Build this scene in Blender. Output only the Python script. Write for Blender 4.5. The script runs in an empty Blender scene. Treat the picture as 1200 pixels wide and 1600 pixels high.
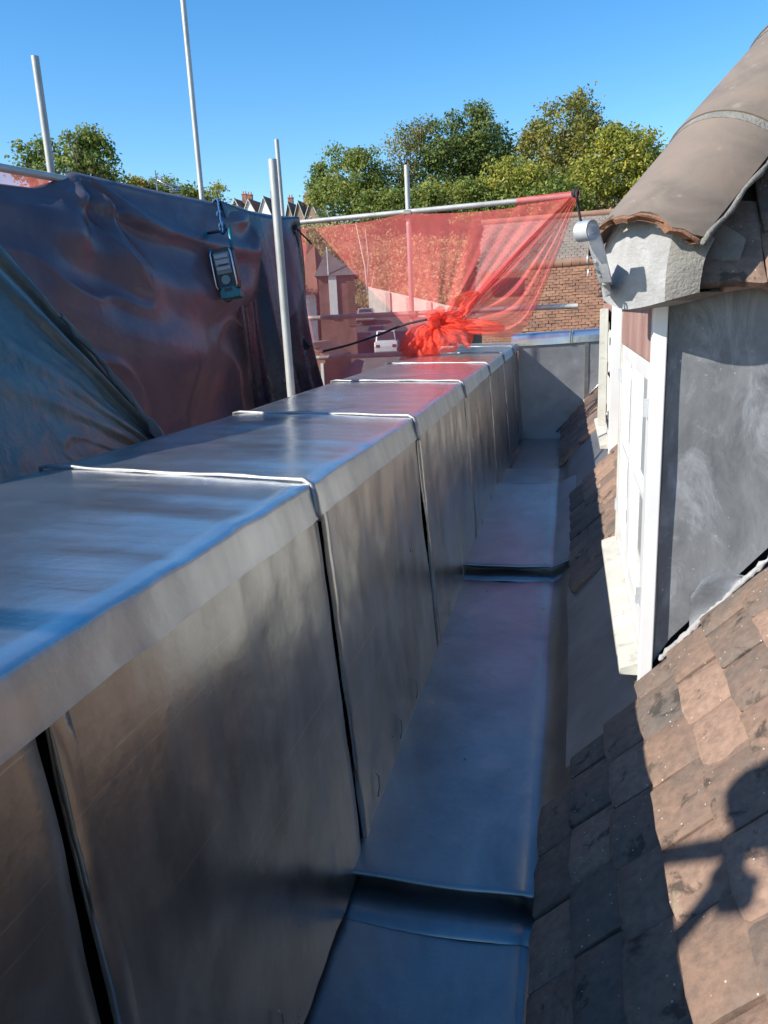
import bpy, math, random
import numpy as np
from mathutils import Vector, Matrix, Euler

random.seed(7)
RNG = np.random.default_rng(11)
S = bpy.context.scene
COL = S.collection

# ------------------------------------------------------------------ camera, sky, sun, exposure
EYE = np.array([0.0, 0.0, 1.46])
F_PX = 1200.0
M = np.array([[0.97298502, -0.01473666, -0.23039745],
              [0.22664603, 0.25095755, 0.94109080],
              [-0.04395144, 0.96788591, -0.24751794]])      # columns: right, up, forward
cam_d = bpy.data.cameras.new('camera')
cam_d.sensor_fit = 'VERTICAL'
cam_d.sensor_height = 24.0
cam_d.lens = 24.0 * F_PX / 1600.0
cam_d.clip_start = 0.02
cam_d.clip_end = 3000
cam = bpy.data.objects.new('camera', cam_d)
R3 = Matrix([[M[0][0], M[0][1], -M[0][2]], [M[1][0], M[1][1], -M[1][2]], [M[2][0], M[2][1], -M[2][2]]])
cam.matrix_world = Matrix.Translation(Vector(EYE)) @ R3.to_4x4()
COL.objects.link(cam)
S.camera = cam

SUN = Vector((-1.0, -0.75, 0.885)).normalized()
elev = math.asin(SUN.z)
world = bpy.data.worlds.new('World')
S.world = world
world.use_nodes = True
wn = world.node_tree
bg = wn.nodes['Background']
sky = wn.nodes.new('ShaderNodeTexSky')
sky.sky_type = 'NISHITA'
sky.sun_disc = False
sky.sun_elevation = elev
sky.sun_rotation = math.atan2(SUN.x, SUN.y)
sky.altitude = 60
sky.air_density = 1.0
sky.dust_density = 0.3
sky.ozone_density = 2.2
hsv = wn.nodes.new('ShaderNodeHueSaturation')      # a phone camera's deep blue
hsv.inputs['Saturation'].default_value = 1.36
wn.links.new(sky.outputs[0], hsv.inputs['Color'])
wn.links.new(hsv.outputs[0], bg.inputs[0])
bg.inputs[1].default_value = 0.118
sun_d = bpy.data.lights.new('sun', 'SUN')
sun_d.energy = 4.0
sun_d.angle = math.radians(0.55)
sun_d.color = (1.0, 0.94, 0.85)
sun = bpy.data.objects.new('sun', sun_d)
sun.rotation_euler = SUN.to_track_quat('Z', 'Y').to_euler()
sun.location = (-20, -15, 30)
COL.objects.link(sun)
S.view_settings.view_transform = 'Standard'
S.view_settings.look = 'None'
S.view_settings.exposure = 0.92
S.view_settings.gamma = 1.0
S.cycles.use_denoising = True
S.cycles.max_bounces = 10
S.cycles.transparent_max_bounces = 24
S.cycles.sample_clamp_indirect = 6.0

# ------------------------------------------------------------------ helpers
def at(px, py, y):
    """a real point of the place, y metres ahead, that was measured at this spot of the photograph"""
    r = M @ np.array([(px - 600) / F_PX, -(py - 800) / F_PX, 1.0])
    return EYE + r * (y / r[1])

def fbm(x, y, seed=0, octaves=4, gain=0.5):
    x = np.asarray(x, float); y = np.asarray(y, float)
    tot = np.zeros(np.broadcast(x, y).shape); a = 1.0; n = 0
    for o in range(octaves):
        xi = np.floor(x).astype(np.int64); yi = np.floor(y).astype(np.int64)
        fx = x - xi; fy = y - yi
        fx = fx * fx * (3 - 2 * fx); fy = fy * fy * (3 - 2 * fy)
        def h(i, j):
            k = (i * 374761393 + j * 668265263 + (seed + o) * 1442695041) & 0xFFFFFFFF
            k = ((k ^ (k >> 13)) * 1274126177) & 0xFFFFFFFF
            return ((k ^ (k >> 16)) & 0xFFFF) / 32767.5 - 1
        v = (h(xi, yi) * (1 - fx) + h(xi + 1, yi) * fx) * (1 - fy) + (h(xi, yi + 1) * (1 - fx) + h(xi + 1, yi + 1) * fx) * fy
        tot = tot + a * v; n += a; a *= gain; x = x * 2.03; y = y * 2.03
    return tot / n

class MB:
    def __init__(self):
        self.v = []; self.f = []
    def add(self, vs, fs):
        o = len(self.v)
        self.v += [tuple(map(float, p)) for p in vs]
        self.f += [tuple(i + o for i in f) for f in fs]
        return self
    def box(self, c, s, rot=None):
        hx, hy, hz = s[0] / 2, s[1] / 2, s[2] / 2
        P = [Vector((x, y, z)) for x in (-hx, hx) for y in (-hy, hy) for z in (-hz, hz)]
        if rot is not None:
            if not isinstance(rot, Matrix): rot = Euler(rot).to_matrix()
            P = [rot @ p for p in P]
        P = [p + Vector(c) for p in P]
        return self.add(P, [(0, 1, 3, 2), (4, 6, 7, 5), (0, 4, 5, 1), (2, 3, 7, 6), (0, 2, 6, 4), (1, 5, 7, 3)])
    def span(self, a, b):
        return self.box([(a[i] + b[i]) / 2 for i in range(3)], [abs(b[i] - a[i]) for i in range(3)])
    def tube(self, pts, r, n=10, caps=True):
        pts = [Vector(p) for p in pts]
        rr = r if isinstance(r, (list, tuple)) else [r] * len(pts)
        rings = []; up = None
        for i, p in enumerate(pts):
            d = (pts[min(i + 1, len(pts) - 1)] - pts[max(i - 1, 0)]).normalized()
            if up is None:
                up = d.orthogonal().normalized()
            up = (up - d * up.dot(d))
            up = up.normalized() if up.length > 1e-6 else d.orthogonal().normalized()
            w = d.cross(up)
            rings.append([p + (up * math.cos(a) + w * math.sin(a)) * rr[i] for a in [2 * math.pi * k / n for k in range(n)]])
        vs = [q for g in rings for q in g]; fs = []
        for i in range(len(pts) - 1):
            for k in range(n):
                fs.append((i * n + k, i * n + (k + 1) % n, (i + 1) * n + (k + 1) % n, (i + 1) * n + k))
        if caps:
            fs.append(tuple(range(n - 1, -1, -1))); fs.append(tuple((len(pts) - 1) * n + k for k in range(n)))
        return self.add(vs, fs)
    def pipe(self, a, b, r, t=0.004, n=16):
        """hollow tube, open at both ends"""
        a = Vector(a); b = Vector(b); d = (b - a).normalized(); u = d.orthogonal().normalized(); w = d.cross(u)
        vs = []
        for c, q in ((a, r), (b, r), (b, r - t), (a, r - t)):
            vs += [c + (u * math.cos(2 * math.pi * k / n) + w * math.sin(2 * math.pi * k / n)) * q for k in range(n)]
        fs = []
        for i in range(4):
            j = (i + 1) % 4
            for k in range(n):
                fs.append((i * n + k, i * n + (k + 1) % n, j * n + (k + 1) % n, j * n + k))
        return self.add(vs, fs)
    def grid(self, P):
        P = np.asarray(P); a, b = P.shape[:2]
        fs = [(i * b + j, i * b + j + 1, (i + 1) * b + j + 1, (i + 1) * b + j) for i in range(a - 1) for j in range(b - 1)]
        return self.add(P.reshape(-1, 3), fs)
    def prism(self, poly, a, b):
        """poly: list of 2-D points mapped by functions a (near face) and b (far face)"""
        n = len(poly)
        vs = [a(p) for p in poly] + [b(p) for p in poly]
        fs = [tuple(range(n - 1, -1, -1)), tuple(range(n, 2 * n))] + [(i, (i + 1) % n, n + (i + 1) % n, n + i) for i in range(n)]
        return self.add(vs, fs)
    def mesh(self, name, smooth=None):
        me = bpy.data.meshes.new(name)
        me.from_pydata(self.v, [], self.f)
        me.validate()
        finish(me, smooth)
        return me
    def build(self, name, mat, parent=None, smooth=None, bevel=None, recalc=True):
        me = self.mesh(name, smooth)
        if recalc: recalc_normals(me)
        return link(name, me, mat, parent, bevel)

def recalc_normals(me):
    import bmesh
    bm = bmesh.new(); bm.from_mesh(me); bmesh.ops.recalc_face_normals(bm, faces=bm.faces); bm.to_mesh(me); bm.free()

def finish(me, smooth):
    if smooth is not None:
        me.polygons.foreach_set('use_smooth', [True] * len(me.polygons))
        if smooth < 180: me.set_sharp_from_angle(angle=math.radians(smooth))

def link(name, me, mat, parent=None, bevel=None):
    o = bpy.data.objects.new(name, me)
    if mat and len(me.materials) == 0: me.materials.append(mat)
    COL.objects.link(o)
    if parent is not None: o.parent = parent
    if bevel:
        b = o.modifiers.new('bevel', 'BEVEL'); b.width = bevel; b.segments = 2; b.limit_method = 'ANGLE'
    return o

def tag(o, label, cat, group=None):
    o['label'] = label; o['category'] = cat
    if group: o['group'] = group
    return o
def thing(name, label, cat, loc=(0, 0, 0), rot=(0, 0, 0), group=None):
    o = bpy.data.objects.new(name, None); COL.objects.link(o)
    o.location = loc; o.rotation_euler = rot; o.empty_display_size = 0.1
    return tag(o, label, cat, group)
def structure(o):
    o['kind'] = 'structure'; return o
def quads(name, centers, us, vs, mat, parent=None, ngon=4):
    """many small leaf faces in one mesh; each a rhomb around its centre"""
    n = len(centers)
    P = np.empty((n, 4, 3))
    P[:, 0] = centers - us; P[:, 1] = centers + vs * 0.55 - us * 0.1; P[:, 2] = centers + us; P[:, 3] = centers - vs * 0.55 - us * 0.1
    me = bpy.data.meshes.new(name)
    me.vertices.add(n * 4); me.vertices.foreach_set('co', P.reshape(-1))
    me.loops.add(n * 4); me.loops.foreach_set('vertex_index', np.arange(n * 4, dtype=np.int32))
    me.polygons.add(n); me.polygons.foreach_set('loop_start', np.arange(0, n * 4, 4, dtype=np.int32))
    me.polygons.foreach_set('loop_total', np.full(n, 4, dtype=np.int32))
    me.update(calc_edges=True)
    return link(name, me, mat, parent)

# ------------------------------------------------------------------ materials
class NT:
    def __init__(self, name):
        self.m = bpy.data.materials.new(name); self.m.use_nodes = True
        self.t = self.m.node_tree; self.n = self.t.nodes; self.l = self.t.links
        self.p = self.n['Principled BSDF']; self.out = self.n['Material Output']
    def node(self, typ, **kw):
        o = self.n.new(typ)
        for k, v in kw.items(): setattr(o, k, v)
        return o
    def con(self, a, b): self.l.new(a, b)
    def coord(self, kind='Object', scale=(1, 1, 1), rot=(0, 0, 0)):
        mp = self.node('ShaderNodeMapping'); mp.inputs['Scale'].default_value = scale; mp.inputs['Rotation'].default_value = rot
        if kind == 'World':
            g = self.node('ShaderNodeNewGeometry'); self.con(g.outputs['Position'], mp.inputs[0])
        else:
            c = self.node('ShaderNodeTexCoord'); self.con(c.outputs[kind], mp.inputs[0])
        return mp.outputs[0]
    def noise(self, vec, scale, detail=5, rough=0.55, dist=0.0):
        o = self.node('ShaderNodeTexNoise'); o.inputs['Scale'].default_value = scale
        o.inputs['Detail'].default_value = detail; o.inputs['Roughness'].default_value = rough
        o.inputs['Distortion'].default_value = dist
        if vec is not None: self.con(vec, o.inputs['Vector'])
        return o.outputs[0]
    def ramp(self, fac, stops, interp='LINEAR'):
        o = self.node('ShaderNodeValToRGB'); cr = o.color_ramp; cr.interpolation = interp
        while len(cr.elements) < len(stops): cr.elements.new(0.5)
        for e, (p, c) in zip(cr.elements, stops):
            e.position = p
            e.color = (c, c, c, 1) if not hasattr(c, '__len__') else (*c, 1)
        self.con(fac, o.inputs[0]); return o.outputs[0]
    def mix(self, fac, a, b, mode='MIX'):
        o = self.node('ShaderNodeMix', data_type='RGBA', blend_type=mode)
        for s, v in ((0, fac), (6, a), (7, b)):
            if hasattr(v, 'links'): self.con(v, o.inputs[s])
            elif hasattr(v, '__len__'): o.inputs[s].default_value = (*v, 1)
            else: o.inputs[s].default_value = v
        return o.outputs[2]
    def math(self, op, a, b=0.0):
        o = self.node('ShaderNodeMath', operation=op)
        for s, v in ((0, a), (1, b)):
            if hasattr(v, 'links'): self.con(v, o.inputs[s])
            else: o.inputs[s].default_value = v
        return o.outputs[0]
    def bump(self, h, strength=0.3, dist=0.01, prev=None):
        o = self.node('ShaderNodeBump'); o.inputs['Strength'].default_value = strength; o.inputs['Distance'].default_value = dist
        self.con(h, o.inputs['Height'])
        if prev is not None: self.con(prev, o.inputs['Normal'])
        return o.outputs[0]
    def set(self, **kw):
        names = dict(color='Base Color', rough='Roughness', metal='Metallic', normal='Normal', spec='Specular IOR Level', alpha='Alpha', trans='Transmission Weight')
        for k, v in kw.items():
            i = self.p.inputs[names[k]]
            if hasattr(v, 'links'): self.con(v, i)
            elif hasattr(v, '__len__'): i.default_value = (*v, 1)
            else: i.default_value = v
        return self

def mat_lead(name, lo, hi, r0, r1, scale=(1, 1, 1), metal=0.8, bump=0.25, stain=0.35, streak=0.0, scratch=0.0):
    t = NT(name); v = t.coord('World', scale); w = t.coord('World')
    n1 = t.noise(v, 2.2, 7, 0.62, 0.6); n2 = t.noise(w, 9, 6, 0.6); n3 = t.noise(w, 70, 3, 0.5)
    c = t.mix(t.ramp(n1, [(0.3, 0.0), (0.72, 1.0)]), lo, hi)
    st = t.ramp(n2, [(0.52, 0.0), (0.75, 1.0)])
    c = t.mix(t.math('MULTIPLY', st, stain), c, [x * 1.25 + 0.02 for x in hi])
    sp = t.ramp(t.noise(w, 160, 2, 0.5), [(0.71, 0.0), (0.76, 1.0)])
    c = t.mix(t.math('MULTIPLY', sp, 0.35), c, (0.45, 0.45, 0.44))
    sv = t.coord('World', (1, 1.1, 95), (-0.42, 0, 0)); scr = t.ramp(t.noise(sv, 1.0, 1, 0.3, 0.0), [(0.735, 0.0), (0.75, 1.0)])
    if scratch: c = t.mix(t.math('MULTIPLY', scr, scratch), c, (0.7, 0.7, 0.68))
    wash = t.ramp(t.noise(t.coord('World', (1, 5, 1.0)), 1.6, 5, 0.6, 0.6), [(0.45, 0.0), (0.7, 1.0)])
    c = t.mix(t.math('MULTIPLY', wash, stain * 0.6), c, [x * 1.3 + 0.03 for x in hi])
    r = t.math('ADD', t.math('MULTIPLY', n2, r1 - r0), t.math('MULTIPLY', n1, 0.12)); r = t.math('ADD', r, r0 - 0.05)
    b = t.bump(n2, bump, 0.012); b = t.bump(n3, bump * 0.25, 0.003, b)
    if streak:      # ripples left across the sheet by the dresser
        b = t.bump(t.noise(t.coord('World', (1.3, 34, 1)), 1.0, 4, 0.6, 0.25), streak, 0.010, b)
    t.set(color=c, rough=r, metal=metal, normal=b); return t.m

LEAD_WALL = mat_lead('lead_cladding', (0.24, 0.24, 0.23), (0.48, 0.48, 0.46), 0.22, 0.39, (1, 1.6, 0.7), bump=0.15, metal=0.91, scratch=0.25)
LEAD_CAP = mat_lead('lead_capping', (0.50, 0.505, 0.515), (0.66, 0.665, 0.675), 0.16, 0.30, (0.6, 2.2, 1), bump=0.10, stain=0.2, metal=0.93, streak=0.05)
LEAD_FASCIA = mat_lead('lead_fascia', (0.42, 0.42, 0.405), (0.62, 0.62, 0.60), 0.32, 0.46, (1, 3, 1), bump=0.16)
LEAD_FLOOR = mat_lead('lead_gutter', (0.19, 0.19, 0.195), (0.34, 0.34, 0.345), 0.27, 0.42, (1.4, 0.8, 1), bump=0.2, metal=0.94, stain=0.08)
LEAD_APRON = mat_lead('lead_apron', (0.26, 0.27, 0.285), (0.42, 0.43, 0.45), 0.32, 0.48, (1, 1, 1), metal=0.78)
LEAD_ROLL = mat_lead('lead_roll', (0.20, 0.205, 0.21), (0.32, 0.32, 0.32), 0.35, 0.5, metal=0.6, bump=0.3)

def mat_cheek():
    t = NT('weathered_lead_cheek'); w = t.coord('World')
    n1 = t.noise(t.coord('World', (1.5, 1, 0.8)), 4, 7, 0.65, 0.8); n2 = t.noise(w, 28, 6, 0.7)
    c = t.mix(t.ramp(n1, [(0.3, 0.0), (0.7, 1.0)]), (0.10, 0.108, 0.115), (0.25, 0.262, 0.272))
    wht = t.ramp(t.noise(t.coord('World', (1, 1, 0.45)), 6.5, 8, 0.72, 1.2), [(0.50, 0.0), (0.68, 1.0)])
    c = t.mix(t.math('MULTIPLY', wht, 0.7), c, (0.38, 0.405, 0.43))
    sp = t.ramp(t.noise(w, 75, 3, 0.6), [(0.68, 0.0), (0.73, 1.0)])
    c = t.mix(t.math('MULTIPLY', sp, 0.6), c, (0.5, 0.51, 0.52))
    b = t.bump(n1, 0.3, 0.01); b = t.bump(n2, 0.15, 0.003, b)
    t.set(color=c, rough=t.math('ADD', t.math('MULTIPLY', n2, 0.25), 0.42), metal=0.15, normal=b); return t.m
CHEEK = mat_cheek()
PATCH = None

def mat_tile(name, warm, cool, moss=0.7, spots=True):
    t = NT(name); w = t.coord('World')
    oi = t.node('ShaderNodeObjectInfo')
    rnd = oi.outputs['Random']
    add = t.node('ShaderNodeVectorMath', operation='ADD'); t.con(w, add.inputs[0])
    sc = t.node('ShaderNodeVectorMath', operation='SCALE'); sc.inputs[0].default_value = (17, 31, 23); t.con(rnd, sc.inputs['Scale']); t.con(sc.outputs[0], add.inputs[1])
    v = add.outputs[0]
    n1 = t.noise(v, 9, 7, 0.65, 0.5); n2 = t.noise(v, 45, 6, 0.65); n3 = t.noise(v, 3.0, 3)
    k = t.math('ADD', t.math('MULTIPLY', n1, 0.8), t.math('MULTIPLY', rnd, 0.5))
    c = t.ramp(k, [(0.3, cool), (0.48, [(a + b) / 2 for a, b in zip(warm, cool)]), (0.66, warm), (0.85, [min(1, x * 1.35) for x in warm])])
    c = t.mix(t.ramp(n2, [(0.35, 0.35), (0.6, 0.0)]), c, (0.05, 0.042, 0.038))
    if spots:
        blot = t.ramp(t.noise(v, 10, 6, 0.65, 0.35), [(0.585, 0.0), (0.65, 1.0)])
        c = t.mix(t.math('MULTIPLY', blot, 0.75), c, (0.035, 0.032, 0.028))
        pal = t.ramp(t.noise(v, 7, 7, 0.75, 0.4), [(0.60, 0.0), (0.72, 1.0)])
        sel = t.ramp(rnd, [(0.55, 0.15), (0.8, 1.0)])
        c = t.mix(t.math('MULTIPLY', t.math('MULTIPLY', pal, sel), moss), c, (0.36, 0.33, 0.22))
        vo = t.node('ShaderNodeTexVoronoi'); vo.inputs['Scale'].default_value = 38; t.con(v, vo.inputs['Vector'])
        dot = t.ramp(vo.outputs['Distance'], [(0.055, 1.0), (0.09, 0.0)])
        c = t.mix(t.math('MULTIPLY', dot, 0.7), c, (0.62, 0.6, 0.55))
    b = t.bump(n2, 0.55, 0.006); b = t.bump(n1, 0.35, 0.012, b)
    t.set(color=c, rough=0.85, normal=b, spec=0.3); return t.m
TILE = mat_tile('clay_tile', (0.235, 0.155, 0.112), (0.135, 0.118, 0.102))
TILE_HIP = None
def mat_hip():
    t = NT('smooth_hip_tile'); w = t.coord('World')
    n1 = t.noise(t.coord('World', (1, 1, 2)), 5, 6, 0.6, 0.7); n2 = t.noise(w, 60, 4, 0.6)
    c = t.ramp(n1, [(0.3, (0.14, 0.112, 0.088)), (0.5, (0.19, 0.153, 0.12)), (0.75, (0.235, 0.175, 0.13))])
    sp = t.ramp(t.noise(w, 22, 3, 0.5), [(0.66, 0.0), (0.72, 1.0)])
    c = t.mix(t.math('MULTIPLY', sp, 0.25), c, (0.36, 0.33, 0.28))
    t.set(color=c, rough=0.62, normal=t.bump(n2, 0.18, 0.004)); return t.m
TILE_HIP = mat_hip()

def mat_simple(name, lo, hi, scale=8, rough=0.6, metal=0.0, bump=0.15, coord='World', stretch=(1, 1, 1), spec=0.5, dirt=None, dist=0.006):
    t = NT(name); v = t.coord(coord, stretch)
    n1 = t.noise(v, scale, 6, 0.6, 0.3); n2 = t.noise(v, scale * 7, 4, 0.6)
    c = t.mix(t.ramp(n1, [(0.3, 0.0), (0.7, 1.0)]), lo, hi)
    if dirt:
        d = t.ramp(t.noise(v, scale * 2.3, 8, 0.75, 0.5), [(dirt[0], 0.0), (dirt[0] + 0.12, 1.0)])
        c = t.mix(t.math('MULTIPLY', d, dirt[2]), c, dirt[1])
    b = t.bump(n2, bump, dist)
    t.set(color=c, rough=t.math('ADD', t.math('MULTIPLY', n1, 0.15), rough - 0.07), metal=metal, normal=b, spec=spec)
    return t.m
MORTAR = mat_simple('cement_mortar', (0.27, 0.268, 0.26), (0.40, 0.398, 0.39), 14, 0.9, bump=0.35, dirt=(0.62, (0.13, 0.125, 0.11), 0.6), dist=0.012)
PATCH = mat_simple('dressed_lead_patch', (0.15, 0.16, 0.17), (0.26, 0.27, 0.285), 9, 0.45, metal=0.3, bump=0.3, dirt=(0.6, (0.42, 0.44, 0.46), 0.6))
MORTAR_DAMP = mat_simple('damp_mortar', (0.17, 0.165, 0.15), (0.25, 0.24, 0.21), 18, 0.9, bump=1.0)
BROKEN = mat_simple('broken_tile_edge', (0.20, 0.10, 0.06), (0.34, 0.17, 0.09), 40, 0.9, bump=1.0, dirt=(0.58, (0.08, 0.06, 0.05), 0.7))
WHITE = mat_simple('white_gloss_paint', (0.66, 0.66, 0.64), (0.76, 0.76, 0.74), 3, 0.35, bump=0.06)
OLD_WHITE = mat_simple('weathered_white_paint', (0.44, 0.43, 0.37), (0.58, 0.57, 0.50), 5, 0.5, bump=0.3, dirt=(0.55, (0.16, 0.14, 0.09), 0.6))
TIMBER = mat_simple('bare_reddish_timber', (0.22, 0.11, 0.09), (0.38, 0.24, 0.20), 10, 0.75, bump=0.5, stretch=(1, 1, 0.25), dirt=(0.58, (0.62, 0.6, 0.56), 0.8))
STEEL = mat_simple('galvanised_tube', (0.36, 0.36, 0.33), (0.56, 0.56, 0.52), 7, 0.5, metal=0.35, bump=0.12, dirt=(0.62, (0.22, 0.19, 0.14), 0.45), stretch=(1, 1, 0.5))
COUPLER = mat_simple('rusty_coupler', (0.16, 0.13, 0.10), (0.33, 0.30, 0.25), 40, 0.6, metal=0.5, bump=0.5)
IRON = mat_simple('galvanised_iron_strip', (0.5, 0.52, 0.54), (0.64, 0.66, 0.67), 16, 0.42, metal=0.55, bump=0.08)
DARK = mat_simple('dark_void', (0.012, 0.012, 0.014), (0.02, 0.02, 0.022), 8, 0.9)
UNDERLAY = mat_simple('roof_underlay', (0.03, 0.028, 0.026), (0.05, 0.045, 0.04), 8, 0.9)
ROPE_BLUE = mat_simple('blue_polyrope', (0.0, 0.06, 0.17), (0.01, 0.10, 0.24), 90, 0.55, bump=0.6)
ROPE_DARK = mat_simple('dark_cord', (0.015, 0.014, 0.016), (0.04, 0.03, 0.035), 90, 0.7, bump=0.6)
TEAL = mat_simple('teal_plastic', (0.0, 0.12, 0.16), (0.01, 0.17, 0.21), 12, 0.4)
GREYP = mat_simple('grey_plastic', (0.16, 0.17, 0.19), (0.22, 0.23, 0.25), 12, 0.45)
BLACKP = mat_simple('black_plastic', (0.012, 0.012, 0.014), (0.025, 0.025, 0.03), 20, 0.4)
CHROME = mat_simple('steel_bar', (0.6, 0.6, 0.62), (0.7, 0.7, 0.72), 20, 0.25, metal=0.9, bump=0.02)
def mat_pale_pane():
    t = NT('pale_glossy_pane'); t.set(color=(0.62, 0.64, 0.62), rough=0.04, spec=0.6); return t.m  # one even pale glossy colour, nothing modelled behind it
PALE_PANE = mat_pale_pane()
def mat_glass():
    t = NT('window_glass'); t.set(color=(0.03, 0.035, 0.04), rough=0.03, spec=0.9); return t.m
GLASS = mat_glass()

def mat_tarp(name, lo, hi, rough, trans_col, trans, streak=(1, 1, 1), stain=None):
    t = NT(name); v = t.coord('World', streak); w = t.coord('World')
    n1 = t.noise(v, 2.0, 6, 0.6, 0.8); n2 = t.noise(w, 14, 6, 0.65, 0.4); n3 = t.noise(w, 220, 2, 0.5)
    c = t.mix(t.ramp(n1, [(0.3, 0.0), (0.72, 1.0)]), lo, hi)
    if stain:
        d = t.ramp(t.noise(t.coord('World', (1, 1.2, 0.9)), 3.2, 8, 0.68, 1.0), [(0.50, 0.0), (0.68, 1.0)])
        c = t.mix(t.math('MULTIPLY', d, stain[1]), c, stain[0])
    b = t.bump(n2, 0.22, 0.03); b = t.bump(n3, 0.08, 0.002, b)
    t.set(color=c, rough=t.math('ADD', t.math('MULTIPLY', n2, 0.22), rough - 0.1), normal=b, spec=0.55)
    tr = t.node('ShaderNodeBsdfTranslucent'); tr.inputs[0].default_value = (*trans_col, 1); t.con(b, tr.inputs['Normal'])
    mx = t.node('ShaderNodeMixShader'); mx.inputs[0].default_value = trans
    t.con(t.p.outputs[0], mx.inputs[1]); t.con(tr.outputs[0], mx.inputs[2]); t.con(mx.outputs[0], t.out.inputs[0])
    return t.m
TARP_BROWN = mat_tarp('brown_tarpaulin', (0.095, 0.08, 0.105), (0.175, 0.14, 0.16), 0.22, (0.28, 0.22, 0.27), 0.22)
TARP_NAVY = mat_tarp('navy_tarpaulin', (0.018, 0.02, 0.032), (0.035, 0.038, 0.055), 0.26, (0.08, 0.06, 0.09), 0.08)
TARP_GREEN = mat_tarp('blue_green_tarpaulin', (0.045, 0.08, 0.088), (0.085, 0.12, 0.115), 0.3, (0.05, 0.09, 0.08), 0.08, (1, 0.8, 1.2), ((0.17, 0.165, 0.12), 0.6))

def mat_net(name, cover, col):
    t = NT(name)
    w = t.coord('World')
    n = t.noise(t.coord('World', (1, 1, 1)), 5, 4, 0.6)
    fac = t.ramp(n, [(0.3, max(0.0, cover - 0.05)), (0.7, min(1.0, cover + 0.05))])
    tp = t.node('ShaderNodeBsdfTransparent')
    df = t.node('ShaderNodeBsdfDiffuse'); df.inputs[0].default_value = (*col, 1)
    tl = t.node('ShaderNodeBsdfTranslucent'); tl.inputs[0].default_value = (*col, 1)
    m1 = t.node('ShaderNodeMixShader'); m1.inputs[0].default_value = 0.4
    t.con(df.outputs[0], m1.inputs[1]); t.con(tl.outputs[0], m1.inputs[2])
    m2 = t.node('ShaderNodeMixShader'); t.con(fac, m2.inputs[0]); t.con(tp.outputs[0], m2.inputs[1]); t.con(m1.outputs[0], m2.inputs[2])
    t.con(m2.outputs[0], t.out.inputs[0]); return t.m
NET = mat_net('red_debris_mesh', 0.48, (0.95, 0.20, 0.19))
NET_KNOT = mat_net('gathered_red_mesh', 0.68, (0.90, 0.12, 0.075))

def mat_brick(name, c1, c2, mortar, bw=0.215, bh=0.065):
    t = NT(name); br = t.node('ShaderNodeTexBrick')
    g = t.node('ShaderNodeTexCoord'); sep = t.node('ShaderNodeSeparateXYZ'); t.con(g.outputs['Object'], sep.inputs[0])
    cmb = t.node('ShaderNodeCombineXYZ'); t.con(t.math('ADD', sep.outputs[0], sep.outputs[1]), cmb.inputs[0]); t.con(sep.outputs[2], cmb.inputs[1])
    t.con(cmb.outputs[0], br.inputs['Vector'])
    br.inputs['Color1'].default_value = (*c1, 1); br.inputs['Color2'].default_value = (*c2, 1); br.inputs['Mortar'].default_value = (*mortar, 1)
    br.inputs['Scale'].default_value = 1.0; br.inputs['Brick Width'].default_value = bw + 0.01; br.inputs['Row Height'].default_value = bh + 0.01
    br.inputs['Mortar Size'].default_value = 0.008; br.inputs['Bias'].default_value = -0.2
    n = t.noise(g.outputs['Object'], 1.1, 6, 0.65)
    c = t.mix(t.ramp(n, [(0.35, 0.45), (0.6, 0.0)]), br.outputs['Color'], [x * 0.4 for x in c2])
    t.set(color=c, rough=0.9, normal=t.bump(br.outputs['Fac'], -0.5, 0.01)); return t.m
BRICK_ORANGE = mat_brick('orange_brick', (0.33, 0.14, 0.075), (0.22, 0.10, 0.06), (0.30, 0.25, 0.2))
BRICK_RED = mat_brick('red_brick', (0.26, 0.085, 0.06), (0.19, 0.07, 0.05), (0.3, 0.26, 0.22))
BRICK_BROWN = mat_brick('brown_brick', (0.26, 0.17, 0.11), (0.2, 0.12, 0.085), (0.3, 0.27, 0.22))
RENDER_WHITE = mat_simple('white_render', (0.66, 0.64, 0.6), (0.76, 0.74, 0.7), 2, 0.9, bump=0.2)
CONCRETE = mat_simple('pale_concrete', (0.42, 0.38, 0.33), (0.55, 0.5, 0.44), 1.5, 0.9, bump=0.3, dirt=(0.6, (0.2, 0.18, 0.14), 0.5))
ASPHALT = mat_simple('asphalt', (0.045, 0.045, 0.048), (0.065, 0.064, 0.065), 3, 0.9, bump=0.4)
def mat_roofbands(name, lo, hi, rows):
    t = NT(name); g = t.node('ShaderNodeTexCoord'); sep = t.node('ShaderNodeSeparateXYZ'); t.con(g.outputs['Object'], sep.inputs[0])
    fr = t.math('FRACT', t.math('MULTIPLY', sep.outputs[2], rows))
    n = t.noise(g.outputs['Object'], 2.2, 6, 0.7)
    c = t.mix(t.ramp(n, [(0.3, 0.0), (0.7, 1.0)]), lo, hi)
    t.set(color=c, rough=0.85, normal=t.bump(fr, 0.8, 0.03)); return t.m
SLATE = mat_roofbands('grey_slate_roof', (0.10, 0.095, 0.095), (0.17, 0.155, 0.145), 6)
REDROOF = mat_roofbands('red_tile_roof', (0.24, 0.10, 0.07), (0.34, 0.15, 0.10), 7)
FAR_TILE = mat_simple('old_roof_tile', (0.14, 0.075, 0.048), (0.31, 0.16, 0.095), 3.2, 0.9, bump=0.5, dirt=(0.56, (0.10, 0.082, 0.066), 0.75))
FAR_TILE_GREY = mat_simple('lichened_grey_tile', (0.15, 0.125, 0.105), (0.27, 0.225, 0.185), 2.0, 0.9, bump=0.5, dirt=(0.56, (0.12, 0.11, 0.09), 0.6))

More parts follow.
